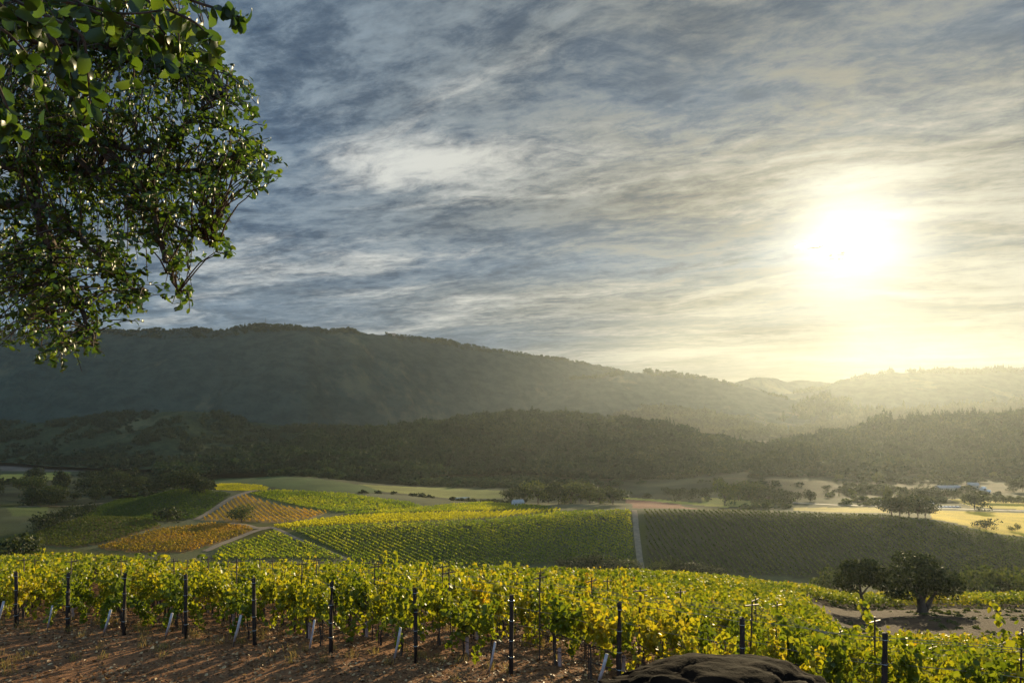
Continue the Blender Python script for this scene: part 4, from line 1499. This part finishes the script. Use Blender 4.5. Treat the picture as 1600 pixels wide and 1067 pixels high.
# grove above the green block
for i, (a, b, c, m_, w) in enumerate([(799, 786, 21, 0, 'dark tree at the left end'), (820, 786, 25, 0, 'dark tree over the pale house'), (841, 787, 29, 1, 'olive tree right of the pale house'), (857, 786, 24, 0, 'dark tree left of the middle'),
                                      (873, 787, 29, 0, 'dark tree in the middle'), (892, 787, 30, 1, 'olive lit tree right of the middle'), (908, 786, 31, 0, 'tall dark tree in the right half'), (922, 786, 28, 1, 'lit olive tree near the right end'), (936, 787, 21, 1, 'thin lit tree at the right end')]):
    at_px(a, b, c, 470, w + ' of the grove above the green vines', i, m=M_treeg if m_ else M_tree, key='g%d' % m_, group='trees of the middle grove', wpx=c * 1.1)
at_px(958, 788, 23, 460, 'separate dark tree right of the grove', 2, wpx=33)
# bushes in the dip
for i, (a, b, c, wp, m_, w) in enumerate([(880, 884, 8, 22, 0, 'low bush at the left end'), (905, 886, 13, 34, 0, 'wide low bush, second from the left'), (926, 885, 17, 30, 0, 'tallest dark bush left of the pale track'), (951, 887, 14, 34, 0, 'rounded dark bush nearer the pale track'), (984, 889, 12, 34, 1, 'grey green bush left of the track end'),
                                          (1030, 894, 16, 22, 1, 'lit round bush just right of the track end'), (1044, 896, 11, 12, 1, 'smallest bush between two round ones'), (1057, 894, 19, 24, 0, 'taller round bush right of the track'), (1085, 896, 15, 40, 0, 'dim wide bush farthest right'), (1110, 897, 12, 34, 0, 'dim low bush at the right end')]):
    at_px(a, b, c, 335, w + ' of the dip below the vine blocks', i, 'bush', 'bush', M_treeg if m_ else M_tree, 'b%d' % m_, wp, 'bushes in the dip', bush=True)
for i, (dep, a, h, wp, w) in enumerate([(215, 1296, 7.2, 52, 'big rounded olive bush behind the slim oak'), (225, 1272, 3.6, 26, 'smaller bush left of the big rounded one'), (140, 1259, 2.0, 11, 'little pale bush at the path end'),
                                        (205, 1518, 9.0, 50, 'rounded tree just right of the broad oak'), (210, 1550, 8.2, 48, 'second olive tree right of the broad oak'), (205, 1582, 9.0, 52, 'third olive tree right of the broad oak'), (212, 1615, 8.6, 50, 'olive tree cut by the right frame edge')]):
    at_px(a, 0, h * F / dep, 0, w, i, 'bush', 'bush', M_treeg, 'olive', wp, depth=dep, bush=True)
# right clump with bare trunks
for i, (a, b, c, w) in enumerate([(1393, 807, 25, 'left end'), (1406, 808, 28, 'second from left'), (1420, 808, 29, 'middle'), (1434, 809, 27, 'second from right'), (1446, 808, 23, 'right end')]):
    at_px(a, b, c, 440, 'dark tree with bare trunk, %s of the clump beside the yellow meadow' % w, 2, group='clump beside the yellow meadow', wpx=c * 1.1)
at_px(1523, 797, 24, 560, 'lone round tree casting a shadow on the yellow meadow', 0, m=M_tree, wpx=28)
at_px(1541, 830, 14, 440, 'dark bush on the near edge of the yellow meadow', 1, 'bush', 'bush', M_tree, 'dark', 26, bush=True)
for i, (a, w) in enumerate([(1590, 'larger'), (1580, 'smaller')]):
    at_px(a, 829, 9 - 3 * i, 430, '%s of two tiny bushes on the meadow edge at right' % w, i, 'bush', 'bush', M_treeg, 'olive', 8, bush=True)
for i in range(9):
    at_px(1508 + 12 * i, 784 + .4 * i, 11, 560, 'small pale orchard tree, %s from the left of the valley row' % ordn(i), 3, m=M_treeg, key='olive', wpx=13, group='orchard trees in a row')
for i, (a, b, c) in enumerate([(1418, 782, 17), (1437, 781, 16), (1452, 781, 18), (1466, 781, 14), (1480, 781, 15), (1492, 780, 12)]):
    at_px(a, b, c, 600, 'dark valley tree, %s from the left of the group near the white roofs' % ordn(i), i, group='dark trees near the white roofs', wpx=c * 1.25)
for i, a in enumerate((1386, 1391)):
    at_px(a, 787, 25 - 3 * i, 560, '%s of two slender pale poplars' % ('taller' if i == 0 else 'shorter'), 3, m=M_treeg, key='olive', wpx=7)
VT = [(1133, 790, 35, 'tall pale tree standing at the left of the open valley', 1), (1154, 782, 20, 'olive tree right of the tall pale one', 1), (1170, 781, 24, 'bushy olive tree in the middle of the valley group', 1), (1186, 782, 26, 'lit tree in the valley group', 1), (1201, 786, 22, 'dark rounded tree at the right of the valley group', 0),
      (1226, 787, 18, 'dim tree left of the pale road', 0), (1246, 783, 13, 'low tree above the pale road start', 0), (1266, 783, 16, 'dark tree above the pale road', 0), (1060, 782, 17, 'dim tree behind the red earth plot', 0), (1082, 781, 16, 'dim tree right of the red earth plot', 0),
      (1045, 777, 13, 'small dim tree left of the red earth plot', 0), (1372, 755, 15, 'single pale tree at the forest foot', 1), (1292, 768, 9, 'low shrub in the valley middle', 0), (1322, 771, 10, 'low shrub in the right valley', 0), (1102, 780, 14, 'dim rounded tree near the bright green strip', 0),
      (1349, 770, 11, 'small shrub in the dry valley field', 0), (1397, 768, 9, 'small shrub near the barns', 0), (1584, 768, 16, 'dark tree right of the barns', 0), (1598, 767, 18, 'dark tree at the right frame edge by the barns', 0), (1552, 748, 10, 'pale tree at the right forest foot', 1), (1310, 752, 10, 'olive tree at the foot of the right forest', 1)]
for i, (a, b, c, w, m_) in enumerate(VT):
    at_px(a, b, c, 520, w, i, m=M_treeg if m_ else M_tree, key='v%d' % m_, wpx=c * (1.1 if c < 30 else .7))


# scrub and forest edge on the valley floor
def scrub(n, pxr, dr, hmin, hmax, seed, label, freq, thr, m=None, name='scrub'):
    g = np.random.default_rng(seed)
    px = g.uniform(*pxr, n); d = g.uniform(*dr, n)
    x = (px - 800) / F * d
    k = fbm(x / freq, d / freq * .8, seed, 3) > thr
    x, d = x[k], d[k]; n = len(x)
    pos = np.column_stack([x, d, H(x, d) - .4])
    V, Fq = forest_arrays(pos, hmin + (hmax - hmin) * g.random(n) ** 2, np.where(g.random(n) < .05, 4, g.integers(0, 4, n)), g, 1.5)
    tag(link(name, mesh_np(name, V, Fq), m or M_tree), label, None, None, 'stuff')


scrub(2600, (1010, 1640), (690, 960), 1.5, 7, 301, 'scrub and hedges over the dry valley floor at the right', 45, .12)
scrub(900, (1090, 1480), (590, 700), 1.5, 6, 302, 'scrub between the valley meadows', 30, .22, M_treeg)
scrub(1500, (420, 1030), (860, 1010), 3, 10, 303, 'uneven trees along the forest foot', 60, -.05, M_forest, 'forest')
scrub(1300, (1030, 1640), (900, 1010), 3, 10, 304, 'uneven trees along the right forest foot', 60, -.05, M_forest, 'forest')
scrub(900, (-40, 330), (800, 1100), 2, 8, 305, 'scrub patches on the grey plain at the left', 70, .28)
scrub(350, (150, 330), (660, 830), 3, 9, 307, 'wooded edge behind the left hill', 60, .05, M_tree, 'forest')
scrub(1500, (1235, 1650), (74, 150), .15, .8, 308, 'low weeds on the dirt road verge', 9, -.05, M_treeg, 'weeds')
scrub(500, (560, 800), (600, 680), 1.5, 5, 306, 'dark hedges around the ponds', 22, .15)

# ------------------------------------------------------------------ buildings
def house(name, label, cat, px, py, dmin, w, d, h, roof_h, rot, wall=M_wallb, roof=M_tile, nwin=3, group=None, lift=0.0):
    p = hit(px, py, dmin) if py else None
    t = thing(name, label, cat, tuple(p), rot, group)
    b = MB(); b.box((0, 0, h / 2 - .5), (w, d, h + 1)); 
    b.add([(-w / 2, -d / 2, h), (-w / 2, d / 2, h), (-w / 2, 0, h + roof_h * .96)], [(0, 1, 2)])
    b.add([(w / 2, -d / 2, h), (w / 2, d / 2, h), (w / 2, 0, h + roof_h * .96)], [(0, 2, 1)])
    link('wall', b.mesh('wall'), wall, t)
    b = MB(); e = .5; th = .22
    for s in (-1, 1):
        b.add([(-w / 2 - e, s * (d / 2 + e), h - roof_h * e / (d / 2)), (w / 2 + e, s * (d / 2 + e), h - roof_h * e / (d / 2)), (w / 2 + e, 0, h + roof_h), (-w / 2 - e, 0, h + roof_h),
               (-w / 2 - e, s * (d / 2 + e), h - roof_h * e / (d / 2) + th), (w / 2 + e, s * (d / 2 + e), h - roof_h * e / (d / 2) + th), (w / 2 + e, 0, h + roof_h + th), (-w / 2 - e, 0, h + roof_h + th)],
              [(0, 1, 2, 3), (4, 5, 6, 7), (0, 1, 5, 4), (0, 3, 7, 4), (1, 2, 6, 5)])
    link('roof', b.mesh('roof'), roof, t)
    for i in range(nwin):
        x = -w / 2 + w * (i + .5) / nwin
        if i == nwin // 2:
            b = MB(); b.box((x, -d / 2 - .04, 1.05), (1.2, .08, 2.1)); link('door', b.mesh('door'), M_wood, t)
        else:
            b = MB(); b.box((x, -d / 2 - .03, h * .55), (1.3, .06, 1.2)); link('window', b.mesh('window'), M_glass, t)
    return t


house('barn', 'long low barn with pale roof in the right valley', 'barn', 1482, 766, 640, 26, 9, 3.4, 2.0, .06, M_wallb, M_roof, 5)
house('barn', 'smaller grey roofed barn right of the long one', 'barn', 1520, 763, 660, 10, 9, 4.2, 2.4, -.3, M_wallb, M_roof, 3)
house('shed', 'small white shed right of the grey barn', 'shed', 1536, 766, 640, 5, 4, 2.6, 1.4, .4, M_white, M_white, 3)
house('shed', 'smallest white shed farthest right of the barns', 'shed', 1544, 770, 640, 3.5, 3, 2.2, 1.0, .2, M_white, M_white, 1)
house('house', 'long pale roofed farmhouse behind the clump of trees', 'house', 1436, 789, 560, 13, 8, 3.2, 2.2, .1, M_white, M_roof, 5)
house('house', 'small white house left of the clump of trees', 'house', 1381, 789, 560, 6, 5, 2.8, 1.6, -.2, M_white, M_roof, 3)
house('house', 'small white house right of the pale farmhouse', 'house', 1452, 791, 560, 5, 4, 2.6, 1.6, .3, M_white, M_white, 3)
house('house', 'pale house tucked under the middle grove', 'house', 809, 790, 470, 8, 6, 2.9, 1.8, .35, M_white, M_roof, 3)
for a, b, w, lab in [(676, 757, 9, 'leftmost low house at the forest foot'), (696, 755, 11, 'wide pale house left of the middle at the forest foot'), (714, 756, 8, 'small house in the middle at the forest foot'), (734, 752, 11, 'highest house at the forest foot'),
                     (764, 757, 7, 'small bluish house at the forest foot'), (785, 755, 7, 'rightmost pale house at the forest foot')]:
    house('house', lab, 'house', a, b, 760, w, 7, 3.2, 2.0, rnd.uniform(-.4, .4), M_wallb, M_tile if a % 4 else M_roof, 3, 'houses at the forest foot')

# radio masts and house on the mountain crest
def crest_point(px):
    return mountain.surf(np.array([float(px)]), np.array([1.0]))[0]


def mast(px, h, label):
    p = crest_point(px)
    t = thing('radio_mast', label, 'mast', tuple(p))
    b = MB()
    for a in range(3):
        q = a * 2.094
        b.tube([(1.0 * math.cos(q), 1.0 * math.sin(q), -3), (.35 * math.cos(q), .35 * math.sin(q), h)], .16, 4)
    link('lattice_legs', b.mesh('lattice_legs'), M_steel, t)
    b = MB()
    for z in np.arange(0, h, 3.0):
        r = 1.0 - .65 * z / h; r2 = 1.0 - .65 * min(h, z + 3) / h
        for a in range(3):
            q = a * 2.094; q2 = q + 2.094
            b.tube([(r * math.cos(q), r * math.sin(q), z), (r2 * math.cos(q2), r2 * math.sin(q2), min(h, z + 3))], .08, 3)
    link('lattice_braces', b.mesh('lattice_braces'), M_steel, t)
    b = MB(); b.tube([(0, 0, h - 1), (0, 0, h + 5)], .14, 4); link('antenna', b.mesh('antenna'), M_steel, t)


mast(415, 22, 'tall thin radio mast on the mountain crest')
mast(428, 9, 'short radio mast right of the tall one')
p = crest_point(612)
t = house('house', 'flat looking house alone on the mountain crest', 'house', 809, 790, 470, 22, 9, 4.5, 2.6, .1, M_wallb, M_tile, 5)
t.location = (p[0], p[1], p[2] + 1)

# cars parked along the valley road
def car_mesh():
    b = MB()
    prof = [(-2.1, .35), (-2.15, .8), (-1.3, .95), (-.8, 1.42), (.7, 1.45), (1.3, 1.0), (2.05, .85), (2.1, .4)]
    L = [(x, -.85, z) for x, z in prof]; R_ = [(x, .85, z) for x, z in prof]
    n = len(prof)
    b.add(L + R_, [tuple(range(n))[::-1], tuple(range(n, 2 * n))] + [(i, (i + 1) % n, (i + 1) % n + n, i + n) for i in range(n)])
    return b.mesh('car_body')


cbm = car_mesh(); cbm.materials.append(plain('car_white', (.7, .7, .7), None, 1, .25, .6))
wb = MB()
wb.tube([(0, -.12, 0), (0, .12, 0)], .33, 10); whm = wb.mesh('wheel'); whm.materials.append(M_hose)
gbm = MB(); gbm.box((-.05, 0, 1.2), (1.3, 1.74, .34)); gmm = gbm.mesh('car_glass'); gmm.materials.append(M_glass)
for i in range(6):
    p = hit(1468 + 6 * i, 793.0, 560)
    t = thing('parked_car', 'tiny white car, %s from the left in the line by the yellow meadow' % ordn(i), 'car', tuple(p), rnd.uniform(-.1, .1) + .25, 'cars parked along the meadow')
    link('body', cbm, None, t); link('window', gmm, None, t)
    for sx in (-1.3, 1.3):
        for sy in (-.8, .8):
            link('wheel', whm, None, t, (sx, sy, .33))

# ponds
def sheet(name, outline, dmin, m, label, lift=.3):
    mx, my = np.mean([a for a, _ in outline]), max(b_ for _, b_ in outline)
    z = hit(mx, my, dmin)[2] + lift
    w = [((a - 800) / F * (CZ - z) * F / (b_ - HOR), (CZ - z) * F / (b_ - HOR)) for a, b_ in outline]
    b = MB(); b.add([(q[0], q[1], z) for q in w], [tuple(range(len(w)))])
    return struct(name, b.mesh(name), m, label)


sheet('pond', [(698, 783), (708, 777), (735, 776), (730, 782)], 620, M_water, 'pale green farm pond')
sheet('pond', [(640, 783), (648, 781), (668, 781), (664, 783)], 620, M_water, 'small pale pond left of the larger one')
ribbon('path', [(1492, 788), (1520, 791), (1560, 796), (1600, 801), (1680, 808)], 2.5, 520, .3, plain('dark_verge', (.05, .055, .02), (.08, .075, .03), .5, .95), label='dark ditch verge across the yellow meadow')

# ------------------------------------------------------------------ clouds added along the sun line, shaped by the shade wanted on the ground


def cloud_material(density):
    m, t, out = mat('cloud_vapour')
    v = t.node('ShaderNodeVolumePrincipled')
    v.inputs['Color'].default_value = (.98, .98, .98, 1)
    v.inputs['Density'].default_value = density
    v.inputs['Anisotropy'].default_value = .8
    t.l.new(v.outputs[0], out.inputs['Volume'])
    return m


def cloud(xy, dist, radius, cover_, seed, label):
    """puffs high along the sun's direction from the ground points xy they are meant to shade"""
    g = np.random.default_rng(seed)
    xy = xy[g.random(len(xy)) < cover_]
    n = len(xy)
    p = np.column_stack([xy, H(xy[:, 0], xy[:, 1])])
    p = p + np.array(SUN_DIR) * (dist * (1 + .03 * g.normal(size=n)))[:, None]
    v, f = ico(2)
    v = v * (1 + .22 * fbm(v[:, 0] * 2 + seed, v[:, 1] * 2 + v[:, 2] * 1.7, seed, 3))[:, None]
    r = radius * (.65 + .7 * g.random(n))
    V, Fq = stamp(v, f, p, frames(np.tile([0., 0., 1.], (n, 1)) + g.normal(0, .04, (n, 3)), g.normal(size=(n, 3))), np.stack([r * 1.6, r * 1.1, r * .22], 1))
    tag(link('cloud', mesh_np('cloud', V, Fq, True), cloud_material(1.2 / radius)), label, None, None, 'stuff')


def cloud_points(test, x0, x1, y0, y1, step, seed):
    g = np.random.default_rng(seed)
    gx, gy = np.meshgrid(np.arange(x0, x1, step), np.arange(y0, y1, step))
    x = gx.ravel() + g.uniform(-.5, .5, gx.size) * step; y = gy.ravel() + g.uniform(-.5, .5, gx.size) * step
    k = test(x, y)
    return np.column_stack([x, y])[k]


def pxof(x, y):
    return 800 + F * x / y


SH = {k: [(p[0], p[1]) for p in hits(v)] for k, v in dict(  # ground outlines that the added clouds are shaped to shade
    left=[(-300, 860), (40, 856), (160, 842), (235, 818), (285, 810), (335, 782), (375, 771), (-300, 768)],
    green=[(775, 836), (800, 818), (860, 806), (990, 800), (990, 858), (930, 850), (880, 868), (820, 858)],
    brown=[(1005, 814), (1150, 816), (1300, 832), (1380, 848), (1440, 870), (1480, 900), (1250, 915), (1060, 905), (990, 880)]).items()}


def near_shade(x, y):
    r = np.zeros(x.shape, bool)
    for k in ('green', 'brown'):
        r |= inpoly(x, y, SH[k])
    return r


cloud(cloud_points(lambda x, y: inpoly(x, y, SH['left']), -900, 100, 300, 760, 24, 5), 16000, 26, .9, 203, 'added cloud lost in the glare, shaped to shade the left vine hill')


cloud(cloud_points(near_shade, -600, 700, 300, 760, 17, 1), 6000, 15, .9, 201, 'added cloud lost in the glare, shaped to shade the green and brown vines')


def cloud_bank(dist, y0, y1, thick, seed, label):
    """one smooth lens shaped bank; added to shade the left hills and their haze"""
    ny, nx = 60, 90
    v_ = np.linspace(0, 1, ny); s_ = np.linspace(0, 1, nx)
    yy = y0 + (y1 - y0) * v_
    lim = np.interp(yy, [600, 900, 1300, 2000, 3300], [600, 720, 830, 740, 600])
    xr = (lim - 800) / F * yy + 130 * fbm(yy / 330, yy * 0 + 2.5, seed, 3)
    xl = np.maximum((-500 - 800) / F * yy, -2900) + 260 * fbm(yy / 300, yy * 0 + 7.5, seed + 1, 3)
    Xg = xl[:, None] + (xr - xl)[:, None] * s_[None]
    Yg = np.repeat(yy[:, None], nx, 1) + 90 * fbm(Xg / 500, Xg * 0 + v_[:, None] * 3, seed + 2, 3)
    prof = np.sqrt(np.clip(np.sin(math.pi * v_)[:, None] * np.sin(math.pi * s_)[None], 0, 1))
    n1 = fbm(Xg / 420, Yg / 420, seed + 3, 4)
    up = prof * thick * (.6 + .9 * np.abs(n1)); dn = prof * thick * .45 * (.7 + .6 * n1)
    Zg = CZ - 60
    off = np.array(SUN_DIR) * dist
    top = np.stack([Xg, Yg, Zg + up], 2).reshape(-1, 3) + off
    bot = np.stack([Xg, Yg, Zg - dn], 2).reshape(-1, 3) + off
    idx = np.arange(ny * nx).reshape(ny, nx)
    q = np.stack([idx[:-1, :-1], idx[:-1, 1:], idx[1:, 1:], idx[1:, :-1]], 2).reshape(-1, 4)
    V, Fq = merge([(top, q), (bot, q[:, ::-1])])
    m = cloud_material(.005)
    tag(link('cloud', mesh_np('cloud', V, Fq, True), m), label, None, None, 'stuff')


cloud(cloud_points(lambda x, y: (y > 600) & (y < 960) & (pxof(x, y) > 820) & (pxof(x, y) < 1230 + 60 * vnoise(y / 60, y * 0, 4)), 0, 420, 600, 960, 44, 6), 12000, 44, .8, 204, 'added cloud lost in the glare, shaped to shade the middle valley')  # added to dim the middle valley floor
cloud_bank(58000, 880, 3300, 190, 202, 'added bank of cloud lost in the glare, placed to shade the left hills')

# ------------------------------------------------------------------ haze
def haze():
    b = MB()
    x, y0, y1 = 9000, -200, 3640
    z0, z1 = CZ - 150, CZ + 238
    b.add([(-x, y0, z0), (x, y0, z0), (x, y1, z0), (-x, y1, z0), (-x, y0, z1), (x, y0, z1), (x, y1, z1), (-x, y1, z1)],
          [(0, 3, 2, 1), (4, 5, 6, 7), (0, 1, 5, 4), (1, 2, 6, 5), (2, 3, 7, 6), (3, 0, 4, 7)])
    m, t, out = mat('haze_air')
    v = t.node('ShaderNodeVolumePrincipled')
    v.inputs['Color'].default_value = (0.80, 0.88, 0.92, 1)
    v.inputs['Density'].default_value = 0.000042
    v.inputs['Anisotropy'].default_value = 0.69
    t.l.new(v.outputs[0], out.inputs['Volume'])
    o = link('haze', b.mesh('haze'), m)
    tag(o, 'thin evening haze filling the valley', None, None, 'stuff')


haze()
